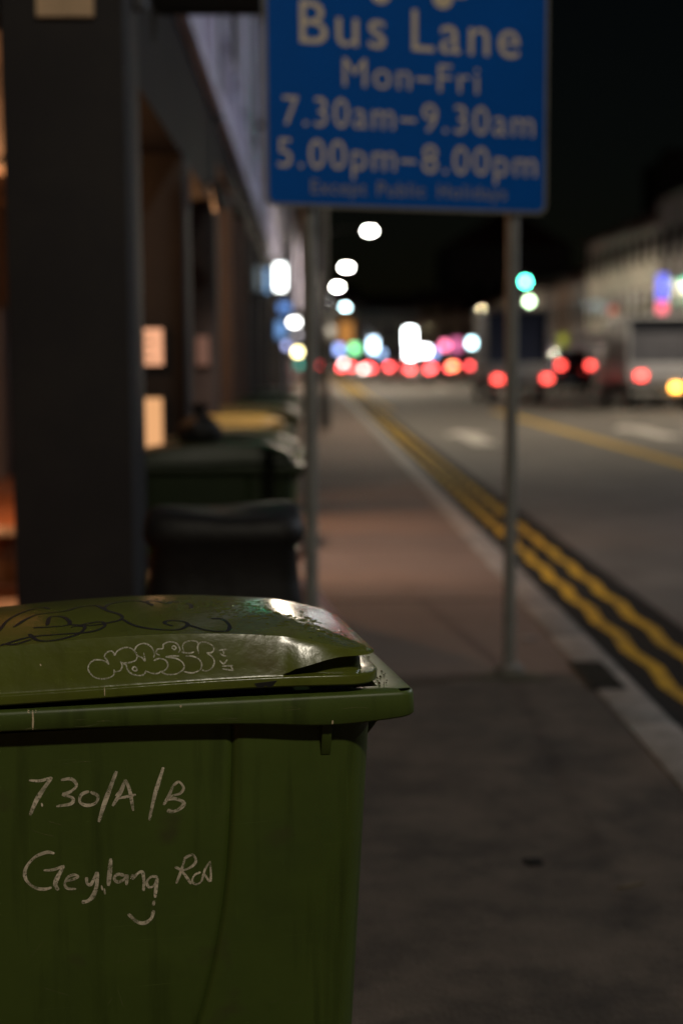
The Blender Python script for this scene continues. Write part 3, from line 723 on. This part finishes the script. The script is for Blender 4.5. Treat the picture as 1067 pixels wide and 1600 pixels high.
for k in range(10):
    simple_house('shophouse', (FX, 48.5 + 13 * k, 0), 0, 12.98, 7.5 + (k % 3), m_greyplaster if k % 2 else m_facade, '%s of the far dim shophouses on the left, counted from the lilac row' % ordn[k].replace('nearest', 'first'), 'far left shophouses', win=5)
# across the road
GR = 'shophouses across the road'
mats_r = [m_greyplaster, m_greyplaster, m_greyplaster, m_greyplaster, m_cream, m_cream, m_cream, m_greyplaster, m_brownplaster, m_greyplaster, m_cream, m_greyplaster, m_brownplaster, m_greyplaster, m_brownplaster, m_greyplaster]
tops_r = [10.5, 11, 11, 10.6, 9.4, 9.6, 9.8, 7.2, 7.4, 7.2, 7.6, 7.3, 7.5, 7.4, 7.6, 7.3]
names_r = {2: 'tall grey shophouse at the right frame edge', 3: 'tall grey shophouse behind the blue and pink sign',
           4: 'lit cream shophouse nearest the blue and pink sign', 5: 'lit cream shophouse, middle one of the lit three', 6: 'lit cream shophouse at the left end of the lit three'}
for k in range(2, 16):
    # facing the road: rotated half a turn, so its width runs towards the camera
    simple_house('shophouse', (20.5, 63.0 + 7 * k, 0), math.pi, 6.98, tops_r[k], mats_r[k], names_r.get(k, '%s low dim shophouse across the road beyond the lit cream ones' % ordn[max(k - 7, 0)].replace('nearest', 'first')), GR)
# houses closing the view where the street bends
for k in range(9):
    simple_house('shophouse', (-16 + 7.5 * k, 186, 0), -math.pi / 2, 7.48, [8.2, 7.4, 9.0, 7.8][k % 4], m_greyplaster if k % 2 else m_brownplaster,
                 '%s from the left of the dark houses closing the far end of the street' % ordn[k].replace('nearest', 'first'), 'houses at the street bend')
# dim blocks far behind
def tower(x, y, w, d, h, label, gable=False):
    t = empty('tower_block', (x, y, 0), 0, label, 'building')
    MB().box(-w / 2, w / 2, 0, d, 0, h).build('wall', m_greyplaster, t)
    if gable: MB().prism([(-w / 2, h + 0.01), (w / 2, h + 0.01), (0, h + 6)], 0, d, 'y').build('roof', m_roof, t)
    else: MB().box(-w / 4, w / 4, 2, d - 2, h, h + 3).build('roof_house', m_greyplaster, t)
    for fl in range(int(h / 3.3) - 1):
        for k in range(int(w / 3.5)):
            x0 = -w / 2 + 1 + k * 3.5
            MB().box(x0, x0 + 1.8, -0.06, 0.0, 1.5 + fl * 3.3, 3.1 + fl * 3.3).build('window', m_glass, t)
tower(31, 225, 20, 14, 19, 'dim gabled block rising behind the low shophouses', True)
tower(78, 300, 12, 12, 42, 'slim dark tower block at the upper right')

# ------------------------------------------------------------------ fittings on the near pillars
box('notice_plate', m_tan, None, -1.19, -0.94, 6.47, 6.497, 3.08, 3.34)
tag(bpy.data.objects['notice_plate'], 'tan notice plate high on the big dark pillar', 'plate')
bs = empty('projecting_signboard', (0, 8.0, 0), 0, 'black projecting signboard hanging above the footpath left of the blue sign', 'signboard')
box('board', m_black, bs, -0.82, -0.25, -0.06, 0.06, 3.45, 4.3, 0.01)
MB().tube([(-0.84, 0, 4.36), (-0.24, 0, 4.36)], 0.018, 10).build('bracket', m_lampsteel, bs)
for x in (-0.7, -0.35):
    MB().tube([(x, 0, 4.29), (x, 0, 4.36)], 0.01, 8).build('hanger', m_lampsteel, bs)
m_peach = glow('peach_notice_glow', (1.0, 0.47, 0.26), 0.95)  # brightness of the pillar notices is put in as emission
m_peach2 = glow('amber_notice_glow', (1.0, 0.5, 0.22), 0.85)
m_peach3 = glow('dim_notice_glow', (1.0, 0.5, 0.35), 0.16)
def glow_notice(name, x0, x1, y, z0, z1, gm, label, cat='sign', t=0.05, group=None):
    e = empty(name, ((x0 + x1) / 2, y, z0), 0, label, cat, group)
    w = (x1 - x0) / 2; h = z1 - z0
    MB().box(-w, w, 0.0, t, 0, h).build('housing', m_blackplastic, e)
    b = min(0.012, w * 0.1)
    MB().box(-w + b, w - b, -0.006, -0.001, b, h - b).build('face', gm, e)
    return e
lb = glow_notice('glowing_notice', -1.20, -0.945, 9.345, 1.53, 1.79, m_peach, 'peach glowing square notice on the brown pillar')
for k in range(4):
    MB().box(-0.10, 0.06 - 0.03 * (k % 2), -0.0085, -0.0065, 0.05 + k * 0.05, 0.062 + k * 0.05).build('print_line', m_tan, lb)
glow_notice('glowing_notice', -1.20, -0.955, 9.345, 0.93, 1.34, m_peach2, 'taller amber glowing panel below the square notice on the brown pillar')
glow_notice('glowing_notice', -0.98, -0.86, 12.345, 1.52, 1.78, m_peach3, 'dim pinkish glowing notice on the pillar behind the brown one')

# warm ceiling lamps in the arcade
def ceiling_lamp(x, y, z, zc, power, label):
    e = empty('ceiling_lamp', (x, y, z), 0, label, 'lamp', 'warm arcade lamps')
    MB().tube([(0, 0, 0.06), (0, 0, zc - z)], 0.012, 8).build('stem', m_lampsteel, e)
    MB().tube([(0, 0, 0.09), (0, 0, 0.05), (0, 0, 0.0)], [0.04, 0.16, 0.2], 20, caps=False).build('shade', m_lampsteel, e, smooth=True)
    MB().tube([(0, 0, 0.05), (0, 0, 0.0), (0, 0, -0.04)], [0.03, 0.06, 0.03], 12).build('bulb', glow('warm_bulb', (1, 0.5, 0.2), 10), e, smooth=True)
    ld = bpy.data.lights.new('bulb_light', 'POINT'); ld.energy = power; ld.color = (1.0, 0.47, 0.20); ld.shadow_soft_size = 0.12
    lo = bpy.data.objects.new('bulb_light', ld); lo.location = (0, 0, -0.2); lo.parent = e; col.objects.link(lo)
ceiling_lamp(-1.6, 8.4, 2.7, 3.15, 22, 'warm bulb lamp in the arcade between the big pillar and brown pillar')
ceiling_lamp(-2.2, 13.1, 2.75, 3.6, 340, 'warm bulb lamp in the arcade beyond the brown pillar')

dl = empty('downlight', (-0.72, 11.0, 2.86), 0, 'small shaded downlight under the beam past the brown pillar', 'lamp')
MB().tube([(0, 0, 0.04), (0.02, 0, 0.0), (0.07, 0.02, -0.14)], [0.03, 0.045, 0.075], 16, caps=False).build('shade', m_blackplastic, dl, smooth=True)
MB().box(-0.12, 0.03, -0.015, 0.015, 0.03, 0.05).build('bracket', m_lampsteel, dl)
ld = bpy.data.lights.new('downlight_beam', 'SPOT'); ld.energy = 420; ld.color = (1.0, 0.68, 0.5); ld.spot_size = R(116); ld.spot_blend = 1.0; ld.shadow_soft_size = 0.1
lo = bpy.data.objects.new('downlight_beam', ld); lo.location = (0.08, 0.02, -0.17); lo.parent = dl; col.objects.link(lo)
lo.rotation_euler = Vector((1.15, 0.9, -2.7)).to_track_quat('-Z', 'Y').to_euler()

# ------------------------------------------------------------------ more bins and the covered trolley along the footpath
GB = 'wheelie bins lined along the footpath'
BIN['group'] = GB
def another(loc, rz, bodym, lidm, label):
    c = copy_tree(BIN, None, skip=('chalk_number', 'chalk_street_name', 'chalk_road_abbreviation', 'bubble_graffiti', 'marker_scrawl', 'dried_drip', 'scuff', 'dirt_crumbs', 'lid_catch', 'water_glint_beads', 'scratches'))
    c.location = loc; c.rotation_euler = (0, 0, rz); c['label'] = label
    for ch in c.children:
        n = ch.name.split('.')[0]
        if n == 'lid': set_mat(ch, lidm)
        elif n in ('body', 'rim', 'gusset', 'handle', 'foot'): set_mat(ch, bodym)
another((-0.03, 7.75, 0), R(6), m_darkgreen, m_darkgreen, 'dark green wheelie bin right behind the black covered trolley')
another((-0.02, 8.75, 0), R(4), m_green, m_darkgreen, 'olive wheelie bin between the dark green bin and the yellow lidded one')
another((-0.16, 11.6, 0), R(3), m_darkgreen, m_yellowlid, 'wheelie bin with yellow lid further along the footpath')
another((-0.10, 14.2, 0), R(-4), m_darkgreen, m_darkgreen, 'small looking dark green bin just past the yellow lidded bin')
another((-0.12, 17.5, 0), R(3), m_darkgreen, m_darkgreen, 'second dark green bin past the yellow lidded bin')
another((-0.10, 21.5, 0), R(0), m_darkgreen, m_darkgreen, 'farthest dark green bin along the footpath')

tr = empty('covered_trolley', (-0.31, 5.05, 0), R(3), 'black tarpaulin covered trolley standing between green bin and dark pillar', 'trolley')
rings = []
rnd = random.Random(4)
fold = [rnd.uniform(-1, 1) for _ in range(64)]
for z, hw, hd in ((1.045, 0.10, 0.10), (1.055, 0.2, 0.17), (1.05, 0.245, 0.225), (1.03, 0.272, 0.25), (0.985, 0.28, 0.26), (0.955, 0.276, 0.256), (0.93, 0.25, 0.238), (0.8, 0.262, 0.25), (0.6, 0.29, 0.275), (0.35, 0.315, 0.295), (0.12, 0.33, 0.31)):
    ring = []
    for k in range(64):
        a = 2 * math.pi * k / 64
        ca, sa = math.cos(a), math.sin(a)
        s = 1 / (abs(ca) ** 6 + abs(sa) ** 6) ** (1 / 6)
        amp = 0.013 * max(0, (0.95 - z)) * 1.6
        q = 1 + amp * (2.0 * math.sin(k * 1.9 + fold[k // 8] * 2) + fold[k] * 0.8)
        ring.append((ca * s * hw * q, sa * s * hd * q, z + (0.012 * math.sin(a * 2 + 1) if z > 1.0 else 0)))
    rings.append(ring)
MB().loft(rings).build('tarpaulin', m_tarp, tr, smooth=True, angle=60)
for sx in (-0.2, 0.2):
    for sy in (-0.18, 0.18):
        MB().tube([(sx - 0.02, sy, 0.07), (sx + 0.02, sy, 0.07)], 0.07, 16).build('wheel', m_tyre, tr)
m_bagteal = mat('teal_plastic_film', (0.03, 0.12, 0.11), 0.25, var=0.3, scale=12, bump=0.5, bscale=30)
m_bagpink = mat('pink_plastic_film', (0.35, 0.2, 0.17), 0.3, var=0.3, scale=12, bump=0.5, bscale=30)
def rubbish_bag(loc, s, mt, label, seed):
    rnd = random.Random(seed)
    b = empty('rubbish_bag', loc, rnd.uniform(0, 3), label, 'bag', 'bags left among the bins')
    rings = []
    for z, r in ((0.0, 0.07), (0.03, 0.11), (0.09, 0.12), (0.14, 0.085), (0.17, 0.035), (0.19, 0.03), (0.23, 0.055)):
        rings.append([(s * r * math.cos(2 * math.pi * k / 24) * (1 + 0.09 * math.sin(k * 2.3 + seed)), s * r * math.sin(2 * math.pi * k / 24) * (1 + 0.09 * math.cos(k * 3.1 + seed)), s * (z + 0.006 * math.sin(k * 1.7))) for k in range(24)])
    MB().loft(rings[:5]).build('sack', mt, b, smooth=True, angle=60)
    MB().loft(rings[4:]).build('knot', mt, b, smooth=True, angle=60)
rubbish_bag((-0.62, 7.98, 1.10), 1.0, m_tarp, 'black rubbish bag sitting on the dark green bin lid', 1)
rubbish_bag((-0.50, 6.15, 0.0), 2.6, m_tarp, 'big black rubbish bag on the ground behind the covered trolley', 2)
rubbish_bag((-0.42, 7.15, 0.0), 2.9, m_bagteal, 'teal plastic rubbish bag in front of the dark green bin', 3)
rubbish_bag((-0.18, 7.2, 0.0), 2.7, m_bagpink, 'pinkish rubbish bag beside the teal one before the dark green bin', 4)
rubbish_bag((-0.72, 7.2, 0.0), 2.9, m_green, 'olive green rubbish bag next to the big dark pillar', 6)
# crates with clutter under the arcade at the far left
ck = empty('cardboard_carton', (-2.25, 10.2, 0.002), R(12), 'cardboard carton on the warm lit arcade floor at the left edge', 'box')
m_card = mat('cardboard', (0.3, 0.19, 0.1), 0.8, var=0.2)
box('carton', m_card, ck, -0.25, 0.25, -0.2, 0.2, 0, 0.36, 0.006)
box('flap', m_card, ck, -0.25, 0.25, -0.34, -0.2, 0.355, 0.362)
box('tape', m_tan, ck, -0.03, 0.03, -0.203, 0.203, 0.02, 0.366)

# ------------------------------------------------------------------ street lamps
GLAMP = 'street lamps over the road'
def street_lamp(px, py, hx, hz, power, em, label, color=(1.0, 0.84, 0.63), gcol=(1, 0.97, 0.86), hw=0.26, group=GLAMP, gnd=0.0, cone=179):
    e = empty('street_lamp', (px, py, gnd), 0, label, 'street lamp', group)
    dx = hx - px; s = 1 if dx > 0 else -1
    MB().tube([(0, 0, -0.05), (0, 0, 0.9), (0, 0, 0.95), (0, 0, hz - 0.6)], [0.13, 0.12, 0.085, 0.055], 14).build('post', m_lampsteel, e, smooth=True)
    MB().tube([(0, 0, hz - 0.62), (dx * 0.12, 0, hz - 0.2), (dx * 0.4, 0, hz + 0.02), (dx - s * 0.3, 0, hz + 0.08)], [0.05, 0.045, 0.04, 0.035], 10).build('arm', m_lampsteel, e, smooth=True)
    MB().loft([[(dx - s * 0.42, -0.12, hz + 0.04), (dx - s * 0.42, 0.12, hz + 0.04), (dx - s * 0.42, 0.12, hz + 0.14), (dx - s * 0.42, -0.12, hz + 0.14)],
               [(dx + s * 0.3, -0.19, hz + 0.03), (dx + s * 0.3, 0.19, hz + 0.03), (dx + s * 0.3, 0.16, hz + 0.16), (dx + s * 0.3, -0.16, hz + 0.16)],
               [(dx + s * 0.48, -0.1, hz + 0.05), (dx + s * 0.48, 0.1, hz + 0.05), (dx + s * 0.48, 0.08, hz + 0.12), (dx + s * 0.48, -0.08, hz + 0.12)]]).build('lamp_head', m_lampsteel, e)
    MB().loft([[(dx + hw * q * math.cos(2 * math.pi * k / 16), 0.14 * q * math.sin(2 * math.pi * k / 16), hz + 0.02 - zz) for k in range(16)] for zz, q in ((0.0, 0.8), (0.06, 1.0), (0.12, 1.0), (0.17, 0.85), (0.2, 0.5))]).build('lens', glow('lamp_lens', gcol, em), e, smooth=True)
    if power > 0:
        ld = bpy.data.lights.new('lamp_light', 'SPOT' if cone else 'POINT'); ld.energy = power; ld.color = color; ld.shadow_soft_size = 0.25
        if cone: ld.spot_size = R(cone); ld.spot_blend = 0.5 if cone < 150 else 0.03
        lo = bpy.data.objects.new('lamp_light', ld); lo.location = (dx, 0, hz - 0.3); lo.parent = e; col.objects.link(lo)
    return e
COOL = (0.86, 0.92, 1.0)
street_lamp(1.2, -4.0, 2.4, 8.6, 1500, 20, 'street lamp standing behind the viewer over the footpath', (1.0, 0.9, 0.72))
street_lamp(17.8, 13.0, 13.5, 8.6, 2800, 20, 'added far kerb lamp, unseen past the right frame edge, evening the road light', COOL)  # unseen lamp added to fill the gap in the road lighting
street_lamp(17.8, 40.0, 14.0, 8.6, 6000, 20, 'added far kerb lamp, unseen past the right frame edge, lighting the lorry backs', cone=148)  # unseen lamp added to brighten the lorry backs and facades across the road
street_lamp(0.32, 32.0, 3.0, 8.6, 2600, 20, 'street lamp whose grey post stands behind the left sign post', cone=132)
street_lamp(0.6, 79.0, 3.31, 8.58, 9000, 75, 'highest and largest glowing street lamp under the blue sign')
street_lamp(0.6, 110.0, 2.82, 8.56, 4000, 95, 'second highest glowing street lamp under the blue sign', hw=0.3)
street_lamp(0.6, 140.0, 2.71, 8.57, 4000, 120, 'third highest glowing street lamp under the blue sign', hw=0.33)
street_lamp(-0.3, 171.0, 1.85, 8.58, 0, 22, 'dim grey street lamp lens nearest the left sign post', gcol=(1, 0.95, 0.9), hw=0.34)
street_lamp(1.0, 180.0, 4.45, 8.06, 0, 50, 'pale blue lowest street lamp of the left row', gcol=(0.6, 0.85, 0.9), hw=0.36)
street_lamp(19.2, 150.0, 18.2, 6.58, 0, 130, 'creamy yellow street lamp left of the right sign post', gcol=(1, 0.82, 0.45), hw=0.32)

# ------------------------------------------------------------------ traffic signal
ts = empty('traffic_signal', (16.0, 100.0, RZ), 0, 'traffic signal showing green, right of the right sign post', 'traffic light')
MB().tube([(1.7, 0, 0.1), (1.7, 0, 7.3)], 0.09, 12).build('post', m_lampsteel, ts, smooth=True)
MB().tube([(1.7, 0, 6.95), (-1.1, 0, 7.1)], 0.06, 10).build('mast_arm', m_lampsteel, ts, smooth=True)
MB().box(-1.22, -0.78, -0.1, 0.2, 6.3, 7.6).build('signal_head', m_blackplastic, ts, bevel=0.03)
MB().tube([(-1.0, -0.16, 6.95), (-1.0, -0.11, 6.95)], 0.24, 20).build('green_lens', glow('green_signal', (0.08, 1.0, 0.62), 42), ts)
MB().box(-0.95, -0.45, -0.1, 0.2, 5.3, 6.0).build('signal_head', m_blackplastic, ts, bevel=0.03)
MB().tube([(-0.72, -0.16, 5.6), (-0.72, -0.11, 5.6)], 0.24, 20).build('arrow_lens', glow('pale_green_signal', (0.7, 1.0, 0.6), 14), ts)

# ------------------------------------------------------------------ lit shop signs
PX = 2222.0
def far_sign(px, py, wpx, hpx, Y, c, s, label, support='wall'):
    """lit box sign with centre direction given as slope from the eye; real size from its distance"""
    x = (px - 485) / PX * Y; z = CAM_H + (560 - py) / PX * Y
    w = wpx / PX * Y / 2; h = hpx / PX * Y / 2
    e = empty('lit_shop_sign', (x, Y, z - h), 0, label, 'sign', 'lit signs down the street')
    MB().box(-w - 0.06, w + 0.06, 0.0, 0.3, -0.06, 2 * h + 0.06).build('housing', m_blackplastic, e)
    MB().box(-w, w, -0.03, -0.002, 0.0, 2 * h).build('face', glow('sign_glow', c, s), e)
    if support == 'blade':
        L_ = FX - x
        MB().box(L_ - 0.02, -w - 0.06, 0.05, 0.1, h - 0.03, h + 0.03).build('bracket', m_lampsteel, e)
    elif support == 'blade_right':
        MB().box(w + 0.06, 20.5 - x, 0.05, 0.12, h - 0.05, h + 0.05).build('bracket', m_lampsteel, e)
    elif support == 'wall':
        MB().box(-w * 0.5, w * 0.5, 0.3, 186 - Y, h - 0.1, h + 0.1).build('bracket', m_lampsteel, e)
    return e
E_ = 185.0
far_sign(541, 520, 20, 34, E_, (1, 0.42, 0.1), 0.55, 'dull orange sign at the far end, tallest on the left')
far_sign(508, 553, 9, 9, E_, (0.8, 0.25, 0.6), 3.0, 'purple sign at the far end beside the left sign post')
far_sign(530, 546, 11, 12, E_, (0.35, 0.48, 1), 4.0, 'blue sign at the far end under the dull orange one')
far_sign(554, 545, 12, 12, E_, (0.3, 1, 0.42), 4.0, 'green sign at the far end')
far_sign(583, 540, 11, 20, E_, (0.62, 0.82, 1), 9, 'pale blue tall sign at the far end between green and white signs')
far_sign(596, 553, 8, 8, E_, (0.4, 0.6, 1), 4, 'small blue sign at the far end under the pale blue tall one')
far_sign(640, 527, 14, 24, E_, (0.92, 1, 1), 22, 'brightest white sign at the far end, upper block')
far_sign(641, 552, 14, 14, E_ - 0.5, (0.95, 1, 1), 22, 'bright white sign under the tall white one at the far end')
far_sign(662, 549, 16, 12, E_, (0.95, 0.97, 1), 18, 'bright white wide sign right of the tall white one')
far_sign(678, 552, 9, 9, E_, (0.35, 0.5, 1), 4, 'small blue sign right of the white signs at the far end')
far_sign(694, 541, 11, 11, E_, (1, 0.2, 0.36), 6, 'pinkish red sign at the far end')
far_sign(713, 540, 14, 18, E_, (0.9, 0.2, 0.45), 1.6, 'magenta sign at the far end between the red and white ones')
far_sign(737, 537, 11, 11, E_, (0.6, 0.92, 1), 13, 'bluish white sign at the far end left of the truck')
# blade signs on the left row
far_sign(440, 435, 15, 38, 30, (0.95, 1, 0.97), 9, 'brightest white blade sign on the left row', 'blade')
far_sign(417, 440, 14, 36, 25, (0.32, 0.6, 1), 0.75, 'pale blue blade sign left of the bright white one', 'blade')
far_sign(405, 437, 8, 36, 21, (0.5, 0.6, 0.65), 0.25, 'dim greyish blade sign leftmost on the left row', 'blade')
far_sign(446, 481, 18, 12, 36, (0.2, 0.42, 1), 1.0, 'soft blue wide sign under the bright white blade sign', 'blade')
far_sign(440, 515, 14, 26, 30.5, (0.25, 0.5, 1), 0.8, 'soft blue tall sign lower on the left row', 'blade')
far_sign(461, 502, 12, 12, 55, (1, 1, 0.97), 18, 'white round looking sign left of the left sign post', 'blade')
far_sign(466, 523, 7, 7, 66, (0.7, 0.65, 0.7), 2.2, 'small grey lit sign under the white round looking one', 'blade')
far_sign(449, 540, 8, 8, 40, (0.5, 0.55, 1), 3.2, 'lilac sign low on the left row', 'blade')
far_sign(466, 550, 9, 9, 62, (1, 0.85, 0.4), 16, 'yellow sign low on the left row beside the sign post', 'blade')
far_sign(469, 569, 9, 10, 70, (0.1, 0.65, 0.5), 1.3, 'teal sign lowest on the left row beside the sign post', 'blade')
far_sign(452, 205, 40, 40, 22, (0.05, 1, 0.5), 7, 'added green lit sign, unseen behind the bus lane sign, for a green lid reflection', 'blade')  # unseen source added so the lid picks up a green reflection
# blue over pink sign on the lit facade
bp = empty('blue_pink_sign', (17.6 + 2.2, 82.5, 5.0), 0, 'vertical lit sign, blue above and pink below, on the cream facade', 'sign')
sx = (1032 - 485) / PX * 79.0
bp.location = (sx, 79.0, CAM_H + (560 - 492) / PX * 79.0)
MB().box(-0.32, 0.32, 0, 0.25, -0.05, 2.15).build('housing', m_blackplastic, bp)
MB().box(-0.27, 0.27, -0.03, -0.002, 0.0, 0.6).build('face', glow('pink_glow', (1, 0.16, 0.22), 2.2), bp)
MB().box(-0.27, 0.27, -0.03, -0.002, 0.7, 2.1).build('face', glow('blue_glow', (0.2, 0.22, 1), 1.8), bp)
MB().box(0.32, 20.5 - sx, 0.1, 0.15, 1.0, 1.06).build('bracket', m_lampsteel, bp)
far_sign(955, 487, 10, 10, 86, (1, 0.12, 0.04), 0.7, 'small red sign on the cream facade', 'blade_right')
far_sign(878, 533, 12, 16, 92, (0.7, 0.75, 0.05), 0.5, 'yellow green shop sign behind the left truck', 'blade_right')

# ------------------------------------------------------------------ vehicles
m_tail = glow('tail_light_red', (1.0, 0.075, 0.06), 9)
m_tailfar = glow('far_tail_light_red', (1.0, 0.085, 0.085), 17)
m_amber = glow('indicator_amber', (1.0, 0.42, 0.06), 14)
m_rev = glow('reversing_white', (1.0, 0.8, 0.72), 11)
def wheel(parent, x, y, r=0.33, w=0.2, z=None):
    z = r if z is None else z
    t = MB().tube([(x - w / 2, y, z), (x + w / 2, y, z)], r, 20).build('wheel', m_tyre, parent, bevel=0.02)
    MB().tube([(x - w / 2 - 0.006, y, z), (x + w / 2 + 0.006, y, z)], r * 0.55, 14).build('rim', m_silverpaint, t)

def lorry(x, y, label, body, back, h, w, lamps, frame, canvas=True, rz=0):
    e = empty('lorry', (x, y, RZ), rz, label, 'lorry', 'lorries driving away')
    hw = w / 2
    MB().box(-hw * 0.42, hw * 0.42, 0.3, 5.2, 0.55, 0.8).build('chassis', m_iron, e)
    MB().box(-hw, hw, 0.05, 3.6, 0.85, 1.0).build('load_bed', body, e)
    MB().box(-hw, hw, 0.0, 0.06, 0.82, 1.5).build('tailgate', body, e, bevel=0.015)
    for k in range(3):
        MB().box(-hw * 0.95, hw * 0.95, -0.02, -0.002, 0.95 + k * 0.2, 0.99 + k * 0.2).build('tailgate_rib', body, e)
    for s in (-1, 1):
        MB().box(s * hw - 0.03, s * hw + 0.03, 0.07, 3.6, 1.0, 1.5).build('side_board', frame, e)
        MB().box(s * (hw - 0.03) - 0.03, s * (hw - 0.03) + 0.03, 0.0, 0.07, 1.5, h).build('corner_post', frame, e)
        MB().box(s * (hw - 0.02) - 0.012, s * (hw - 0.02) + 0.012, 0.08, 3.6, 1.5, h - 0.02).build('side_canvas', back, e)
        MB().box(s * hw * 0.75 - 0.22, s * hw * 0.75 + 0.22, 0.16, 0.19, 0.28, 0.82).build('mud_flap', m_tyre, e)
        wheel(e, s * hw * 0.75, 0.75, 0.38, 0.34); wheel(e, s * hw * 0.8, 4.5, 0.38, 0.24)
    MB().box(-hw, hw, 0.0, 3.65, h, h + 0.1).build('roof', frame, e, bevel=0.03)
    MB().box(-hw + 0.03, hw - 0.03, 0.5 if canvas else 0.02, 0.56 if canvas else 0.05, 1.5, h - 0.02).build('rear_curtain', back, e)
    MB().prism([(3.8, 0.45), (5.5, 0.45), (5.6, 1.2), (5.2, 2.1), (3.9, 2.15)], -hw * 0.92, hw * 0.92, 'x').build('cab', frame, e, bevel=0.05)
    MB().box(-hw * 0.9, hw * 0.9, 0.05, 0.15, 0.5, 0.62).build('bumper', m_steel, e)
    for i, (lx, lz, gm) in enumerate(lamps):
        MB().box(lx - 0.15, lx + 0.15, -0.06, -0.022, lz - 0.1, lz + 0.1).build('tail_light', gm, e)
    return e
lorry(7.72, 53.3, 'lorry with dark blue canvas back just behind the right sign post', m_truckwhite, m_truckblue, 3.42, 2.35, [(-0.72, 0.9, m_tail), (1.13, 0.92, m_tail)], m_truckgrey)
lorry(11.4, 46.0, 'pale lorry with dark open back cut off by the right frame edge', m_truckwhite, m_shutter, 2.95, 2.3, [(-0.72, 1.1, m_tail), (0.42, 0.72, m_amber)], m_truckwhite)
lor2 = None

def car(x, y, label, paint, lamps, h=1.5, w=1.76, name='car', cat='car', z0=RZ):
    e = empty(name, (x, y, z0), 0, label, cat, 'cars queuing ahead')
    hw = w / 2
    prof = [(0.0, 0.35), (0.03, 0.75), (0.1, 0.98), (0.9, 1.02), (3.3, 0.98), (4.2, 0.8), (4.35, 0.5), (4.3, 0.3), (0.1, 0.28)]
    MB().prism(prof, -hw, hw, 'x').build('body', paint, e, bevel=0.06)
    cab = MB().loft([[(-hw * 0.95, 0.25, 0.98), (hw * 0.95, 0.25, 0.98), (hw * 0.95, 3.2, 0.98), (-hw * 0.95, 3.2, 0.98)],
                     [(-hw * 0.76, 0.75, h), (hw * 0.76, 0.75, h), (hw * 0.76, 2.3, h), (-hw * 0.76, 2.3, h)]]).build('cabin', m_glass, e, bevel=0.05)
    MB().box(-hw * 0.76, hw * 0.76, 0.75, 2.3, h - 0.02, h + 0.03).build('roof', paint, e, bevel=0.015)
    MB().box(-hw * 0.98, hw * 0.98, -0.08, 0.05, 0.36, 0.58).build('bumper', paint, e, bevel=0.03)
    for s in (-1, 1):
        wheel(e, s * hw * 0.86, 0.85, 0.31); wheel(e, s * hw * 0.86, 3.5, 0.31)
        MB().box(s * hw * 1.02 - 0.06, s * hw * 1.02 + 0.06, 2.75, 2.85, 0.98, 1.1).build('side_mirror', paint, e)
    for lx, lz, gm, sz in lamps:
        MB().box(lx - sz, lx + sz, -0.12, -0.082, lz - sz * 0.75, lz + sz * 0.75).build('tail_light' if gm is not m_rev else 'rear_lamp', gm, e)
    return e
car(12.45, 67.0, 'dark van with red tail lights between the two lorries', m_darkpaint, [(-0.7, 1.33, m_tail, 0.15), (0.7, 1.33, m_tail, 0.15)], h=2.05, name='dark_van', cat='van')
def tails(px, py, Y, paint, label, extra=(), half=0.7, sz=0.2):
    x = (px - 485) / PX * Y; lz = CAM_H + (560 - py) / PX * Y - RZ
    car(x, Y, label, paint, [(-half, lz, m_tailfar, sz), (half, lz, m_tailfar, sz)] + [((q - px) / PX * Y, CAM_H + (560 - r) / PX * Y - RZ, gm, s) for q, r, gm, s in extra])
tails(521, 574, 122, m_darkpaint, 'leftmost dark car with red lights in the distant queue', [(537, 567, m_rev, 0.2)])
tails(562, 573, 128, m_silverpaint, 'silver car second from the left in the distant queue', [(568, 577, m_rev, 0.2)])
tails(621, 573, 116, m_redpaint, 'maroon car under the white signs in the distant queue')
tails(655, 577, 108, m_silverpaint, 'silver car in the middle right of the distant queue', half=0.72)
tails(688, 575, 118, m_darkpaint, 'dark car left of the amber blinking one in the distant queue')
tails(722, 572, 124, m_redpaint, 'maroon car with amber indicator at the right of the distant queue', [(705, 573, m_amber, 0.24)])
tails(640, 574, 140, m_darkpaint, 'dark car farther back in the distant queue behind the maroon one')
tails(507, 571, 150, m_silverpaint, 'small silver car at the very left end of the distant queue')
tails(592, 576, 134, m_darkpaint, 'dark car between the silver and maroon cars in the distant queue')
tails(603, 571, 158, m_redpaint, 'maroon car deepest in the distant queue, left of the white signs')
tails(671, 572, 146, m_darkpaint, 'dark car deep in the distant queue, right of the white signs')
tails(738, 570, 150, m_silverpaint, 'silver car at the right end of the distant queue beside the lorry')
